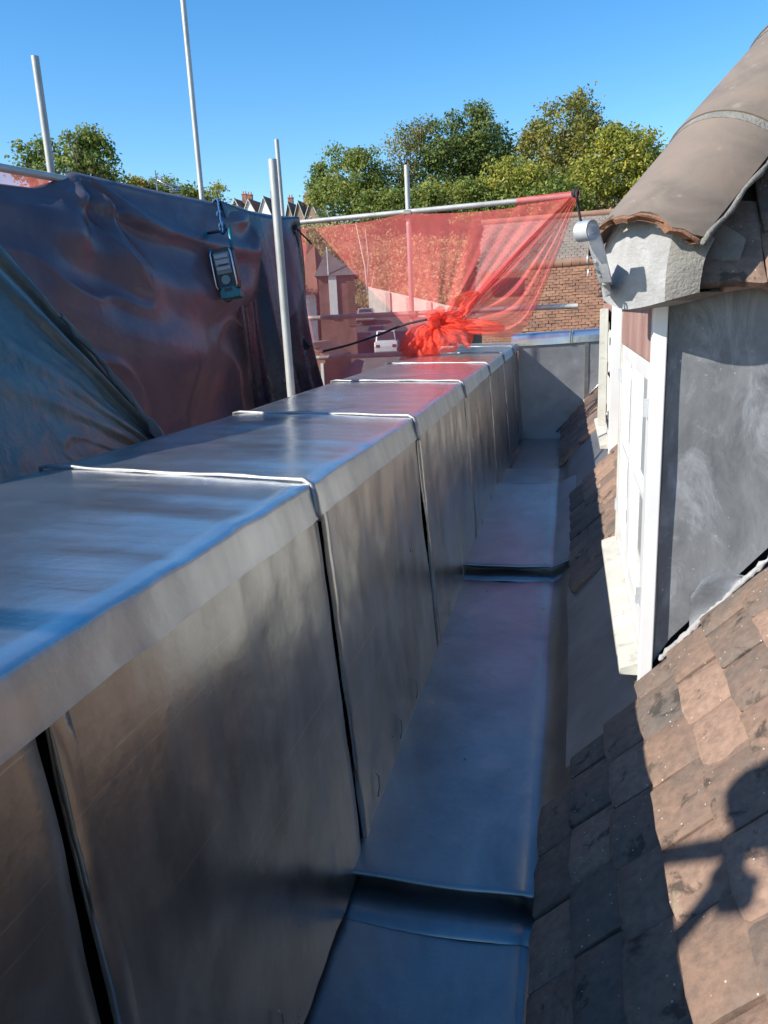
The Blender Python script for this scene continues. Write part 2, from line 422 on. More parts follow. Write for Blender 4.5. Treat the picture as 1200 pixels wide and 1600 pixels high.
def mat_leaf(name, lo, mid, hi, scale=0.35):
    t = NT(name); w = t.coord('World')
    g = t.node('ShaderNodeNewGeometry')
    k = t.math('ADD', t.math('MULTIPLY', t.noise(w, scale, 4, 0.6), 0.8), t.math('MULTIPLY', g.outputs['Random Per Island'], 0.35))
    c = t.ramp(k, [(0.32, lo), (0.55, mid), (0.8, hi)])
    t.set(color=c, rough=0.6, spec=0.25)
    tr = t.node('ShaderNodeBsdfTranslucent'); t.con(c, tr.inputs[0])
    mx = t.node('ShaderNodeMixShader'); mx.inputs[0].default_value = 0.4
    t.con(t.p.outputs[0], mx.inputs[1]); t.con(tr.outputs[0], mx.inputs[2]); t.con(mx.outputs[0], t.out.inputs[0]); return t.m
LEAF_DARK = mat_leaf('dark_green_leaf', (0.055, 0.105, 0.028), (0.135, 0.19, 0.05), (0.25, 0.275, 0.075))
LEAF_MID = mat_leaf('mid_green_leaf', (0.08, 0.14, 0.032), (0.19, 0.245, 0.055), (0.33, 0.34, 0.085))
LEAF_YELLOW = mat_leaf('yellow_green_leaf', (0.12, 0.17, 0.03), (0.29, 0.31, 0.055), (0.48, 0.43, 0.085))
LEAF_OLIVE = mat_leaf('olive_leaf', (0.09, 0.125, 0.03), (0.23, 0.235, 0.055), (0.40, 0.33, 0.085))
LEAF_DRY = mat_leaf('dry_vegetation', (0.24, 0.22, 0.085), (0.42, 0.345, 0.16), (0.52, 0.42, 0.22), 0.5)
LEAF_IVY = mat_leaf('ivy_leaf', (0.03, 0.04, 0.014), (0.06, 0.07, 0.025), (0.12, 0.11, 0.045))
BARK = mat_simple('bark', (0.10, 0.085, 0.065), (0.2, 0.175, 0.14), 4, 0.95, bump=0.6, stretch=(1, 1, 0.3))
EARTH = mat_simple('earth_and_grass', (0.07, 0.065, 0.03), (0.16, 0.12, 0.06), 0.3, 0.95, bump=0.4, dirt=(0.55, (0.05, 0.07, 0.02), 0.7))
CARPAINT_W = mat_simple('white_car_paint', (0.5, 0.5, 0.5), (0.58, 0.58, 0.58), 1, 0.25)
CARPAINT_S = mat_simple('silver_car_paint', (0.4, 0.41, 0.42), (0.48, 0.49, 0.5), 1, 0.25, metal=0.4)
CARPAINT_D = mat_simple('dark_car_paint', (0.05, 0.06, 0.08), (0.07, 0.08, 0.1), 1, 0.25)
POT = mat_simple('terracotta_pot', (0.35, 0.16, 0.09), (0.45, 0.22, 0.13), 3, 0.9)

# ------------------------------------------------------------------ terrain and street
def ground_z(x, y):
    x = np.asarray(x, float); y = np.asarray(y, float)
    z = np.interp(y, [-400, 20, 45, 60, 80, 92, 96, 112, 170, 420, 900], [-7, -7, -3.4, -1.6, 1.0, 2.0, 2.6, 14.0, 22.0, 34, 40])
    # the bank dies away to the west, where the valley runs on
    west = np.clip((-x - 42) / 30, 0, 1) * np.clip((y - 80) / 20, 0, 1)
    far = np.interp(y, [0, 92, 170, 420, 900], [0, 2.0, 21.0, 34, 40])
    return z * (1 - west) + np.minimum(z, far) * west
ys = np.concatenate([np.linspace(-400, 0, 9), np.linspace(10, 130, 61), np.linspace(140, 900, 20)])
xs = np.concatenate([np.linspace(-600, -120, 9), np.linspace(-110, 110, 56), np.linspace(130, 600, 8)])
XX, YY = np.meshgrid(xs, ys)
ZZ = ground_z(XX, YY) + 0.25 * fbm(XX / 9, YY / 9, 3) * (YY > 90)
structure(MB().grid(np.stack([XX, YY, ZZ], -1)).build('ground', EARTH, smooth=180))
# street climbing the valley
sy = np.linspace(22, 91.5, 40); sx = np.interp(sy, [22, 60, 91], [-14, -19.5, -23.5])
P = np.stack([np.stack([sx + k, sy, ground_z(sx, sy) + 0.03], -1) for k in (-3.4, 0, 13.0)], 1)
structure(MB().grid(P).build('street', ASPHALT, smooth=180))

# ------------------------------------------------------------------ parapet wall with lead cladding
IN_T, IN_B, OUT = -0.594, -0.530, -1.45
ZC = 1.071
Y_END = 9.45
JOINTS = [-0.85, 0.66, 1.70, 2.985, 4.46, 5.94, 7.33, 8.6, Y_END]
SKEW = [0.1, 0.12, 0.17, 0.22, 0.25, 0.3, 0.3, 0.3, 0.15]
def rise(y): return np.interp(y, [0.3, 0.65, 0.85, 1.1, 1.37, 1.7, 3.0, 4.5, 6], [0.036, 0.034, 0.032, 0.026, 0.019, 0.011, -0.006, 0.0, 0.004])   # the capping is not quite level
def skew(x, y): return np.interp(y, JOINTS, SKEW) * np.clip((IN_T - x) / (IN_T - OUT), 0, 1.05)
par = thing('parapet_wall', 'long parapet wall wrapped in new lead panels beside the box gutter', 'parapet wall', (0, 0, 0))
MB().span((OUT + 0.06, -1.2, -7), (IN_T - 0.075, Y_END + 0.9, ZC - 0.02)).build('brick_core', BRICK_RED, par)
for i in range(len(JOINTS) - 1):
    y0, y1 = JOINTS[i], JOINTS[i + 1]
    yj0, yj1 = y0, y1
    if i == 0: y1 = 0.30
    if i == 1: y0 = 0.30
    # capping sheet: outer drip, top, rounded arris, fascia
    prof = [(OUT, ZC - 0.07), (OUT - 0.004, ZC - 0.02), (OUT + 0.012, ZC - 0.003)]
    prof += [(x, ZC + 0.004 * math.sin((x - OUT) / 0.75 * math.pi)) for x in np.linspace(OUT + 0.05, IN_T - 0.05, 12)]
    prof += [(IN_T - 0.012, ZC - 0.001), (IN_T - 0.003, ZC - 0.005), (IN_T + 0.001, ZC - 0.014), (IN_T + 0.008, ZC - 0.042), (IN_T + 0.016, ZC - 0.074), (IN_T + 0.020, ZC - 0.083)]
    ny = max(10, int((y1 - y0) / 0.022))
    yy = np.linspace(y0 + 0.001, y1 - 0.001, ny)
    px = np.array([p[0] for p in prof]); pz = np.array([p[1] for p in prof])
    G = np.zeros((ny, len(prof), 3))
    G[:, :, 0] = px; G[:, :, 1] = yy[:, None] + skew(px[None, :], yy[:, None]); G[:, :, 2] = pz + rise(yy)[:, None]
    top = (pz > ZC - 0.008)
    rip = 0.0032 * fbm(px[None, :] * 1.3, yy[:, None] * 10, 5 + i, 3) + 0.005 * fbm(px[None, :] * 2.5, yy[:, None] * 2.2, 9 + i, 2)
    G[:, :, 2] += rip * top * np.minimum(1, (px + 0.0 - OUT) / 0.1)
    fas = (px > IN_T - 0.006)
    G[:, :, 0] += fas * (0.0045 * fbm(yy[:, None] * 13, pz[None, :] * 5, 21 + i, 3) + 0.003 * fbm(yy[:, None] * 4, pz[None, :] * 5, 31 + i, 2))
    G[:, -2:, 2] += 0.004 * fbm(yy * 4, yy * 0, 41 + i, 2)[:, None]
    me = MB().grid(G).mesh('capping_sheet', 60)
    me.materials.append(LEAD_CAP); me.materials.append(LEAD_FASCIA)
    k0 = len(prof) - 6
    for p in me.polygons:
        if p.index % (len(prof) - 1) >= k0 + 1: p.material_index = 1
    o = link('capping_sheet', me, None, par)
    ycap = y0; y0, y1 = yj0, yj1
    # cladding panel on the inner face
    pz = np.linspace(ZC - 0.05, 0.02, 46)
    ny = max(12, int((y1 - y0) / 0.03)); ya, yb = y0 + (0.072 if i > 1 else 0.034) + 0.012 * (i % 2), y1 + 0.018
    yy = np.linspace(ya, yb, ny)
    t = (ZC - pz) / (ZC - 0.15)
    G = np.zeros((ny + 4, len(pz), 3))
    lean = IN_T - 0.004 + (IN_B - IN_T) * t
    off = 0.011 * fbm(yy[:, None] * 1.6, pz[None, :] * 2.3, 51 + i, 3) + 0.0045 * fbm(yy[:, None] * 9, pz[None, :] * 5, 61 + i, 3)
    off = off * (0.15 + 0.85 * np.clip((ZC - 0.08 - pz[None, :]) / 0.12, 0, 1))
    off = off + 0.0055 * fbm(yy[:, None] * 14, pz[None, :] * 3.5, 91 + i, 3) * np.clip(1.3 - (ZC - pz[None, :]) / 0.35, 0.1, 1)
    G[2:-2, :, 0] = lean[None, :] + off; G[2:-2, :, 1] = yy[:, None]; G[2:-2, :, 2] = pz[None, :] + rise(yy)[:, None] * np.clip((pz[None, :] - 0.3) / 0.6, 0, 1)
    for a, b, dy, dx in ((1, 2, -0.003, -0.002), (0, 2, -0.004, -0.008), (-2, -3, 0.006, -0.006), (-1, -3, 0.007, -0.035)):
        G[a] = G[b]; G[a, :, 1] += dy; G[a, :, 0] = G[b, :, 0] + dx
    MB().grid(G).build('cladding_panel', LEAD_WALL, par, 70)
    # folded lap strip proud of the panel, next to the open joint
    zz = np.linspace(ZC - 0.078 + float(rise(ya)), 0.05, 30)
    tt = np.maximum(0, ZC - zz) / (ZC - 0.15)
    bx = IN_T - 0.004 + (IN_B - IN_T) * tt
    G = np.zeros((6, len(zz), 3))
    for j, (dy, dx) in enumerate([(0.0, -0.004), (0.0, 0.003), (0.003, 0.0055), (0.024, 0.0055), (0.037, 0.0045), (0.040, -0.006)]):
        G[j, :, 0] = bx + dx * np.clip((ZC - 0.06 + float(rise(ya)) - zz) / 0.06, 0.3, 1) + 0.003 * fbm(zz * 16, zz * 0 + j * 0.4, 71 + i, 2); G[j, :, 1] = ya - 0.004 + dy + 0.0025 * fbm(zz * 3, zz * 0, 81 + i, 2); G[j, :, 2] = zz
    if i > 0: MB().grid(G).build('lap_strip', LEAD_WALL, par, 60)
    if i > 0: MB().span((IN_T - 0.07, y0 - 0.03, -0.1), (IN_T - 0.06, y0 + 0.30, ZC - 0.03)).build('joint_shade_strip', DARK, par)  # near-black strip added behind the open joint, standing in for its shade
    # dressed roll over the joint of the cap sheets
    y0 = ycap
    if i > 0:
        path = [(OUT - 0.012, y0, ZC - 0.06), (OUT - 0.008, y0 - 0.002, ZC + 0.002), (OUT + 0.03, y0 - 0.004, ZC + 0.008)]
        path += [(x, y0 + 0.006 * math.sin(x * 9 + i), ZC + 0.007 + 0.0015 * math.sin(x * 23 + i)) for x in np.linspace(OUT + 0.1, IN_T - 0.07, 12)]
        path += [(IN_T - 0.018, y0, ZC + 0.007), (IN_T + 0.004, y0 - 0.003, ZC - 0.004), (IN_T + 0.012, y0 - 0.008, ZC - 0.03), (IN_T + 0.016, y0 - 0.010, ZC - 0.065), (IN_T + 0.020, y0 - 0.010, ZC - 0.090)]
        path = [(p[0], p[1] + float(skew(p[0], y0)), p[2] + float(rise(y0))) for p in path]
        rr = [0.006] * 3 + [0.0052 + 0.001 * math.sin(k * 2.1 + i) for k in range(12)] + [0.007, 0.007, 0.009, 0.010, 0.010]
        MB().tube(path, rr, 10).build('capping_roll', LEAD_ROLL, par, 180)
for y in (1.10, 1.9, 2.22, 2.5, 3.3, 3.8, 4.75, 5.4):
    MB().tube([(IN_B + 0.008, y, 0.10), (IN_B + 0.012, y + 0.008, 0.125), (IN_B + 0.010, y + 0.012, 0.16), (IN_B + 0.004, y + 0.004, 0.175)], 0.0022, 6).build('fixing_clip', LEAD_ROLL, par, 180)

# return parapet across the end of the gutter
ret = thing('return_parapet', 'low lead-clad return wall closing the far end of the gutter', 'parapet wall', (0, 0, 0))
def ret_sheet(x0, x1, mat, name, prof, seed, amp=0.004):
    nx = 26; xx = np.linspace(x0, x1, nx)
    G = np.zeros((nx, len(prof), 3)); G[:, :, 0] = xx[:, None]
    for j, (y, z) in enumerate(prof):
        G[:, j, 1] = y + amp * fbm(xx * 4, np.full(nx, j * 0.5), seed, 2); G[:, j, 2] = z + 0.095 + 0.03 * (xx - IN_T) + amp * 0.5 * fbm(xx * 5, np.full(nx, j * 0.7), seed + 3, 2)
    return MB().grid(G).build(name, mat, ret, 50)
pts = [-0.66, 0.02, 0.50, 0.95]
for i in range(3):
    ret_sheet(pts[i], pts[i + 1] - 0.004, LEAD_CAP, 'capping_sheet', [(Y_END + 0.62, ZC), (Y_END + 0.3, ZC + 0.012), (Y_END + 0.01, ZC + 0.006), (Y_END - 0.012, ZC - 0.012), (Y_END - 0.016, ZC - 0.06), (Y_END - 0.02, ZC - 0.13)], 100 + i)
for i, (x0, x1) in enumerate(((-0.58, 0.20), (0.225, 0.95))):
    ret_sheet(x0, x1, LEAD_APRON, 'cladding_panel', [(Y_END + 0.008, z) for z in np.linspace(ZC - 0.05, -0.45, 14)], 110 + i, 0.006)
for x in (0.02, 0.045): MB().box((x, Y_END - 0.022, ZC + 0.05), (0.012, 0.02, 0.15)).build('capping_roll', LEAD_ROLL, ret, bevel=0.004)
MB().box((0.212, Y_END + 0.0, 0.55), (0.045, 0.014, 1.14)).build('lap_strip', LEAD_WALL, ret, bevel=0.003)
MB().span((-0.56, Y_END + 0.03, -7), (0.95, Y_END + 0.6, ZC + 0.07)).build('brick_core', BRICK_RED, ret)

# ------------------------------------------------------------------ box gutter
S_R, Z_R = 1.17, 0.105            # main roof plane: z = Z_R + S_R * x
def roof_z(x): return Z_R + S_R * x
gut = structure(bpy.data.objects.new('box_gutter', None)); COL.objects.link(gut)
BAYS = [(-1.0, 1.74, -0.028, -0.010), (1.645, 4.08, 0.055, 0.068), (4.00, 5.97, 0.128, 0.140), (5.95, 6.93, 0.085, 0.06), (6.91, Y_END + 0.004, -0.01, -0.08)]
for i, (y0, y1, z0, z1) in enumerate(BAYS):
    ny = max(16, int((y1 - y0) / 0.03)); yy = np.linspace(y0, y1, ny)
    zf = np.interp(yy, [y0, y1], [z0, z1])
    xsec = list(np.linspace(-0.64, -0.12, 14)) + [-0.09, -0.07, -0.055, -0.035, -0.01, 0.03, 0.07]
    G = np.zeros((ny, len(xsec), 3))
    for j, x in enumerate(xsec):
        # floor, then the sheet turns up and lies on the roof slope under the tiles
        edge = -0.070 + 0.004 * np.sin(yy * 5 + i)
        up = np.maximum(0, x - edge)
        rz = roof_z(x) + 0.012
        z = np.where(up > 0, np.minimum(zf + up * 1.6, np.maximum(rz, zf + up * 0.5)), zf)
        G[:, j, 0] = x; G[:, j, 1] = yy; G[:, j, 2] = z + 0.006 * fbm(yy * 2.0, yy * 0 + x * 3, 120 + i, 3) + 0.002 * fbm(yy * 8, yy * 0 + x * 9, 130 + i, 2) + 0.005 * ((x + 0.33) / 0.25) ** 2 * (x < -0.08)
    rows = [G]
    if i in (1, 2):   # rounded nose and drip down to the bay below, then a lap on it
        n0 = G[0].copy(); pre = []
        zb = BAYS[i - 1][3] + 0.004
        for dy, dz in ((-0.008, -0.001), (-0.013, -0.007), (-0.010, -0.014), (0.045, -0.022)):
            r = n0.copy(); r[:, 1] += dy + 0.004 * np.sin(r[:, 0] * 11 + i); r[:, 2] += dz; pre.append(r)
        for dy, h in ((0.050, 0.012), (0.030, 0.009), (-0.05, 0.0065), (-0.092, 0.005), (-0.096, -0.004)):
            r = n0.copy(); r[:, 1] += dy - 0.018 * np.sin((r[:, 0] + 0.6) * 5) * (dy < 0); r[:, 2] = n0[:, 2] - (n0[4, 2] - zb) + h + 0.002 * np.sin(r[:, 0] * 17); pre.append(r)
        rows = [np.stack(pre[::-1]), G]
    if i in (3, 4):   # drip falling away from the high point
        n0 = G[0].copy(); n0[:, 2] += 0.0
        r = n0.copy(); r[:, 1] -= 0.012; r[:, 2] += 0.0
    MB().grid(np.concatenate(rows, 0)).build('gutter_bay', LEAD_FLOOR, gut, 70)
# bay 3 has its own rolled nose over the lower far bays
for yv, zt, zl in ((5.97, 0.140, 0.06), (6.93, 0.06, -0.03)):
    MB().span((-0.60, yv - 0.012, zl), (-0.075, yv + 0.006, zt + 0.004)).build('drip_edge', LEAD_FLOOR, gut, bevel=0.004)
MB().span((-0.7, -1.2, -0.3), (0.3, Y_END + 0.2, -0.12)).build('gutter_board', UNDERLAY, gut)

# grit and mortar crumbs washed into the corners of the gutter
gr = MB(); r9 = random.Random(17)
for q in range(80):
    y_ = r9.uniform(0.7, 6.5); b_ = [b for b in BAYS if b[0] <= y_][-1]
    x_ = r9.choice((IN_B + 0.03 + abs(r9.gauss(0, 0.03)), -0.09 - abs(r9.gauss(0, 0.03)), r9.uniform(-0.5, -0.1)))
    z_ = b_[2] + (b_[3] - b_[2]) * (y_ - b_[0]) / (b_[1] - b_[0]); k_ = r9.choice((0.0015, 0.002, 0.002, 0.003, 0.0045))
    gr.box((x_, y_, z_ + k_ * 0.6), (k_ * r9.uniform(1, 2), k_ * r9.uniform(1, 2), k_), (r9.random(), r9.random(), r9.random() * 3))
gro = gr.build('grit', MORTAR, gut); gro['kind'] = 'stuff'

# ------------------------------------------------------------------ main roof: deck, tiles, aprons
roof = thing('tiled_roof', 'weathered clay-tiled roof slope rising from the lead gutter', 'roof')
SL = Vector((1, 0, S_R)).normalized(); NR = Vector((-S_R, 0, 1)).normalized()
def on_roof(x, y, h=0.0): return Vector((x, y, roof_z(x))) + NR * h
d0 = 0.05
MB().add([on_roof(-0.05, -1.5, -d0), on_roof(3.2, -1.5, -d0), on_roof(3.2, Y_END + 0.3, -d0), on_roof(-0.05, Y_END + 0.3, -d0)], [(0, 1, 2, 3)]).build('roof_deck', UNDERLAY, roof)
GX = 0.0865                     # gauge measured along x
GA = GX * math.sqrt(1 + S_R ** 2)
TW, TLEN, TT = 0.202, GA * 2.1, 0.021
def tile_mesh(seed, w=TW, ln=TLEN, th=TT):
    """tail at u = 0, head at u = ln; v across; a little camber both ways, chipped corners"""
    r = random.Random(seed); nu, nv = 7, 6
    us = [0, 0.012, 0.05, 0.12, 0.2, ln * 0.8, ln]; vs_ = [-w / 2, -w / 2 + 0.008, -w * 0.2, w * 0.2, w / 2 - 0.008, w / 2]
    c1, c2 = r.uniform(0.3, 1.0), r.uniform(-0.3, 0.8); chips = [r.choice((0, 0, 0.006, 0.014)), r.choice((0, 0, 0.005, 0.012))]
    V = []
    for lay in (1, 0):
        for i, u in enumerate(us):
            for j, v in enumerate(vs_):
                uu = u + (0.003 * math.sin(v * 40 + seed) if i == 0 else 0) 
                if i == 0 and j == 0: uu += chips[0] * 0.6
                if i == 0 and j == nv - 1: uu += chips[1] * 0.6
                vv = v + 0.0018 * math.sin(u * 35 + seed * 1.7 + j)
                z = 0.011 * c1 * (1 - (2 * v / w) ** 2) - 0.006 * c2 * (u / ln) ** 2 + r.uniform(-0.0012, 0.0012)
                if lay and (i == 0 or j in (0, nv - 1)): z -= 0.003
                V.append((uu, vv, z + th * lay))
    F = []; n = nu * nv
    for i in range(nu - 1):
        for j in range(nv - 1):
            a = i * nv + j
            F.append((a, a + 1, a + nv + 1, a + nv)); F.append((n + a, n + a + nv, n + a + nv + 1, n + a + 1))
    ring = [j for j in range(nv)] + [i * nv + nv - 1 for i in range(1, nu)] + [(nu - 1) * nv + j for j in range(nv - 2, -1, -1)] + [i * nv for i in range(nu - 2, 0, -1)]
    for a, b in zip(ring, ring[1:] + ring[:1]): F.append((b, a, n + a, n + b))
    mb = MB(); mb.add(V, F); me = mb.mesh('roof_tile', 40); recalc_normals(me); finish(me, 40); me.materials.append(TILE); return me
TILES = [tile_mesh(s) for s in range(8)]
TILES_HALF = [tile_mesh(s + 20, TW * 0.55) for s in range(3)]
rt = random.Random(5)
def lay(me, x, y, parent, slope_dir=SL, nrm=NR, origin=None, lift=0.0, tilt=0.085, name='roof_tile'):
    o = bpy.data.objects.new(name, me); COL.objects.link(o); o.parent = parent
    e1 = slope_dir.normalized(); e3 = nrm.normalized(); e2 = e3.cross(e1)
    m = Matrix((e1, e2, e3)).transposed()
    m = m @ Euler((rt.uniform(-0.022, 0.022), tilt + rt.uniform(-0.018, 0.034), rt.uniform(-0.025, 0.025))).to_matrix()
    p = origin if origin is not None else on_roof(x, y)
    o.matrix_local = Matrix.Translation(p + e3 * (0.018 + lift + rt.uniform(-0.003, 0.006))) @ m.to_4x4()
    return o
def field(k0, k1, ylo, yhi_of, half_at_end=True):
    for k in range(k0, k1):
        x = -0.034 + GX * k + rt.uniform(-0.004, 0.004)
        hi = yhi_of(k); y = hi - TW / 2 - (0.5 * TW if k % 2 else 0) - 0.003
        if k % 2 and half_at_end:
            lay(rt.choice(TILES_HALF), x, hi - TW * 0.275 - 0.002, roof); y = hi - TW * 0.55 - TW / 2 - 0.006
        while y > ylo - TW / 2:
            lay(rt.choice(TILES), x + rt.uniform(-0.004, 0.004), y + rt.uniform(-0.002, 0.002), roof); y -= TW + 0.004
ends = [1.93, 2.045, 2.075, 2.135, 2.14, 2.145, 2.14, 2.14, 2.14, 2.14]
field(0, 9, 0.55, lambda k: ends[k])
field(1, 6, 3.52 + TW / 2, lambda k: 5.42 - 0.03 * (k % 2))
field(0, 5, 6.95 + TW / 2, lambda k: Y_END - 0.03)
# lead aprons under the dormer sills
for (ya, yb, xt) in ((2.06, 3.62, 0.245), (5.3, 7.0, 0.31)):
    n = 30; yy = np.linspace(ya, yb, n); G = np.zeros((n, 9, 3))
    for j, x in enumerate(np.linspace(0.015, xt, 9)):
        G[:, j, 0] = x; G[:, j, 1] = yy; G[:, j, 2] = roof_z(x) + 0.022 + 0.006 * fbm(yy * 4, yy * 0 + x * 8, 140, 3)
    G[:, 0, 0] += 0.006 * fbm(yy * 3, yy * 0, 141, 2)
    MB().grid(G).build('lead_apron', LEAD_APRON, roof, 180)
# flashing along the foot of the end wall
fl = [(on_roof(x, Y_END - 0.012, 0.03)) for x in np.linspace(-0.1, 0.5, 8)]
MB().tube(fl, 0.009, 8).build('flashing', LEAD_WALL, roof, 180)

# ------------------------------------------------------------------ dormers
def hip_arc(R, half, n=15): return [(R * math.sin(a), R * math.cos(a) - R * math.cos(half)) for a in np.linspace(-half, half, n)]
def dormer(name, label, xf, y0, y1, zb, ztop, detailed, pw=0.036):
    """front (window) plane at x = xf looking over the gutter, cheek at y0"""
    d = thing(name, label, 'dormer')
    W2 = 0.028
    post_y0 = y0 - 0.012
    # corner post with angled foot
    MB().prism([(0, zb), (pw, zb + 0.045), (pw, ztop), (0, ztop)], lambda p: (xf + p[0], post_y0, p[1]), lambda p: (xf + p[0], post_y0 + 0.05, p[1])).build('corner_post', WHITE, d, bevel=0.003)
    MB().span((xf + 0.004, y1 - 0.05, zb + 0.07), (xf + 0.035, y1 + 0.004, ztop)).build('corner_post', OLD_WHITE, d, bevel=0.003)
    zs = zb + 0.085
    # frame behind the posts
    fr = MB()
    fr.span((xf + 0.012, y0 + 0.045, zs), (xf + 0.05, y0 + 0.085, ztop - 0.02)); fr.span((xf + 0.014, y1 - 0.09, zs), (xf + 0.052, y1 - 0.055, ztop - 0.02))
    fr.build('window_frame', WHITE, d, bevel=0.002)
    MB().span((xf + 0.004, y0 + 0.042, ztop - 0.17), (xf + 0.048, y1 - 0.055, ztop - 0.02)).build('head_rail', TIMBER, d, bevel=0.002)
    MB().span((xf + 0.010, y0 + 0.09, zs), (xf + 0.052, y1 - 0.095, zs + 0.05)).build('bottom_rail', WHITE, d, bevel=0.002)
    ym = (y0 + y1) / 2
    nc = 2
    for k in range(nc):
        a = y0 + 0.09 + k * (y1 - y0 - 0.185) / nc; b = a + (y1 - y0 - 0.185) / nc - 0.004
        z0_, z1_ = zs + 0.054, ztop - 0.175
        c = MB(); x0_, x1_ = xf + 0.006, xf + 0.044
        c.span((x0_, a, z0_), (x1_, a + 0.055, z1_)); c.span((x0_, b - 0.055, z0_), (x1_, b, z1_))
        c.span((x0_ + 0.001, a + 0.0552, z0_), (x1_ - 0.001, b - 0.0552, z0_ + 0.06)); c.span((x0_ + 0.001, a + 0.0552, z1_ - 0.05), (x1_ - 0.001, b - 0.0552, z1_))
        zm = (z0_ + z1_) / 2
        c.span((x0_ + 0.004, a + 0.0552, zm - 0.011), (x1_ - 0.004, b - 0.0552, zm + 0.011))
        co = c.build('casement', WHITE, d, bevel=0.002)
        for q, (za, zc) in enumerate(((z0_ + 0.06, zm - 0.011), (zm + 0.011, z1_ - 0.05))):
            MB().span((xf + 0.022, a + 0.053, za - 0.002), (xf + 0.027, b - 0.053, zc + 0.002)).build('pane', PALE_PANE, co)
        for zz in (z0_ + 0.12, z1_ - 0.12):
            MB().box((xf - 0.001, a + 0.006 if k == 0 else b - 0.006, zz), (0.012, 0.012, 0.05)).build('hinge', IRON, co)
    # sloping sill board
    yy0, yy1 = y0 - 0.03, y1 + 0.02
    sl = MB(); sl.prism([(xf - 0.052, zb + 0.035), (xf - 0.052, zb + 0.058), (xf + 0.012, zb + 0.083), (xf + 0.012, zb + 0.035)], lambda p: (p[0], y0 + 0.0 - 0.008 + 0.03, p[1]), lambda p: (p[0], yy1, p[1]))
    sl.build('sill', OLD_WHITE, d, bevel=0.003)
    # cheek: lead sheet on the side
    xa, xb = xf + pw + 0.008, 1.85
    nx, nz = 40, 24; G = np.zeros((nx, nz, 3))
    for i, x in enumerate(np.linspace(xa, xb, nx)):
        lo = roof_z(x) + 0.075 - (0.03 if x < xf + 0.06 else 0); hi = max(ztop + 0.02, lo + 0.02)
        for j, z in enumerate(np.linspace(lo, hi, nz)): G[i, j] = (x, y0 + 0.022, z)
    G[:, :, 1] += 0.005 * fbm(G[:, :, 0] * 4, G[:, :, 2] * 4, 150, 3) 
    G[0, :, 0] += 0.006 * fbm(G[0, :, 2] * 5, G[0, :, 2] * 0, 151, 2)
    MB().grid(G).build('cheek', CHEEK, d, 180)
    MB().span((xf + 0.042, y0 + 0.05, roof_z(xf) - 0.05), (1.85, y1 - 0.06, ztop)).build('core', DARK, d)
    nrm = Vector((0, -1, 0))
    # far cheek
    G2 = G.copy(); G2[:, :, 1] = y1 - 0.02; MB().grid(G2).build('cheek', CHEEK, d, 180)
    # hipped roof deck
    ze = ztop + 0.01; ex, ey0, ey1 = xf - 0.055, y0 - 0.045, y1 + 0.045
    w2 = (ey1 - ey0) / 2; zr = ze + S_R * w2; xr = ex + w2
    V = [(ex, ey0, ze), (ex, ey1, ze), (xr, ey0 + w2, zr), (2.9, ey0, ze), (2.9, ey1, ze), (2.9, ey0 + w2, zr)]
    MB().add(V, [(0, 1, 2), (0, 2, 5, 3), (1, 4, 5, 2), (0, 3, 4, 1)]).build('roof_deck', UNDERLAY, d)
    # roof tiles of the side slope (faces the viewer) and the front slope
    sd, sn = Vector((0, 1, S_R)).normalized(), Vector((0, -S_R, 1)).normalized()
    fd, fn = SL, NR
    big = detailed
    for k in range(5 if big else 2):
        yk = ey0 - 0.012 + GX * 1.25 * k
        x = ex + (yk - ey0) + 0.21 + (TW / 2 if k % 2 else 0)
        while x < (1.25 if big else 0.9):
            lay(rt.choice(TILES), 0, 0, d, sd, sn, Vector((x, yk, ze + S_R * (yk - ey0))), lift=0.0, tilt=0.05); x += TW + 0.004
    x = ex + 0.09
    while x < 1.3:   # under-eaves course
        lay(rt.choice(TILES_HALF + TILES[:2]), 0, 0, d, sd, sn, Vector((x, ey0 - 0.004, ze - 0.016)), lift=-0.006, tilt=0.02, name='eaves_tile'); x += TW * 0.82
    for k in range(3 if big else 1):
        xk = ex + 0.03 + GX * 1.25 * k
        y = ey0 + (xk - ex) + 0.24 + (TW / 2 if k % 2 else 0)
        while y < ey1 - (xk - ex) - 0.12:
            lay(rt.choice(TILES), 0, 0, d, fd, fn, Vector((xk, y, ze + S_R * (xk - ex))), tilt=0.05); y += TW + 0.004
    # hip tiles: wide shallow barrels climbing the corner
    ax = Vector((1, 1, S_R)).normalized(); side = Vector((1, -1, 0)).normalized(); upv = side.cross(ax).normalized()
    if upv.z < 0: upv = -upv
    base = Vector((ex + 0.075, ey0 + 0.055, ze + 0.122)) + upv * 0.045 - ax * 0.075
    half = math.radians(62); Rr = 0.192; arc = hip_arc(Rr, half, 19)
    def barrel(t0, t1, grow0, grow1, th, name, mat, seed, rough_end=False):
        n = 14; inner = []; rows = []
        for i in range(n):
            u = i / (n - 1); t = t0 + (t1 - t0) * u; g = grow0 + (grow1 - grow0) * u
            ro = []; ri = []
            for j, (s_, h_) in enumerate(arc):
                e = 0.0
                if rough_end and i == 0: e = 0.010 * math.sin(j * 1.1 + 0.8) + 0.006 * math.sin(j * 2.9)
                ro.append(base + ax * (t + e) + side * s_ * g + upv * h_ * g)
                gi = g * (1 - th / Rr)
                ri.append(base + ax * (t + e) + side * s_ * gi + upv * (h_ * gi - 0.0))
            rows.append(ro + ri[::-1])
        m_ = len(rows[0]); mb = MB()
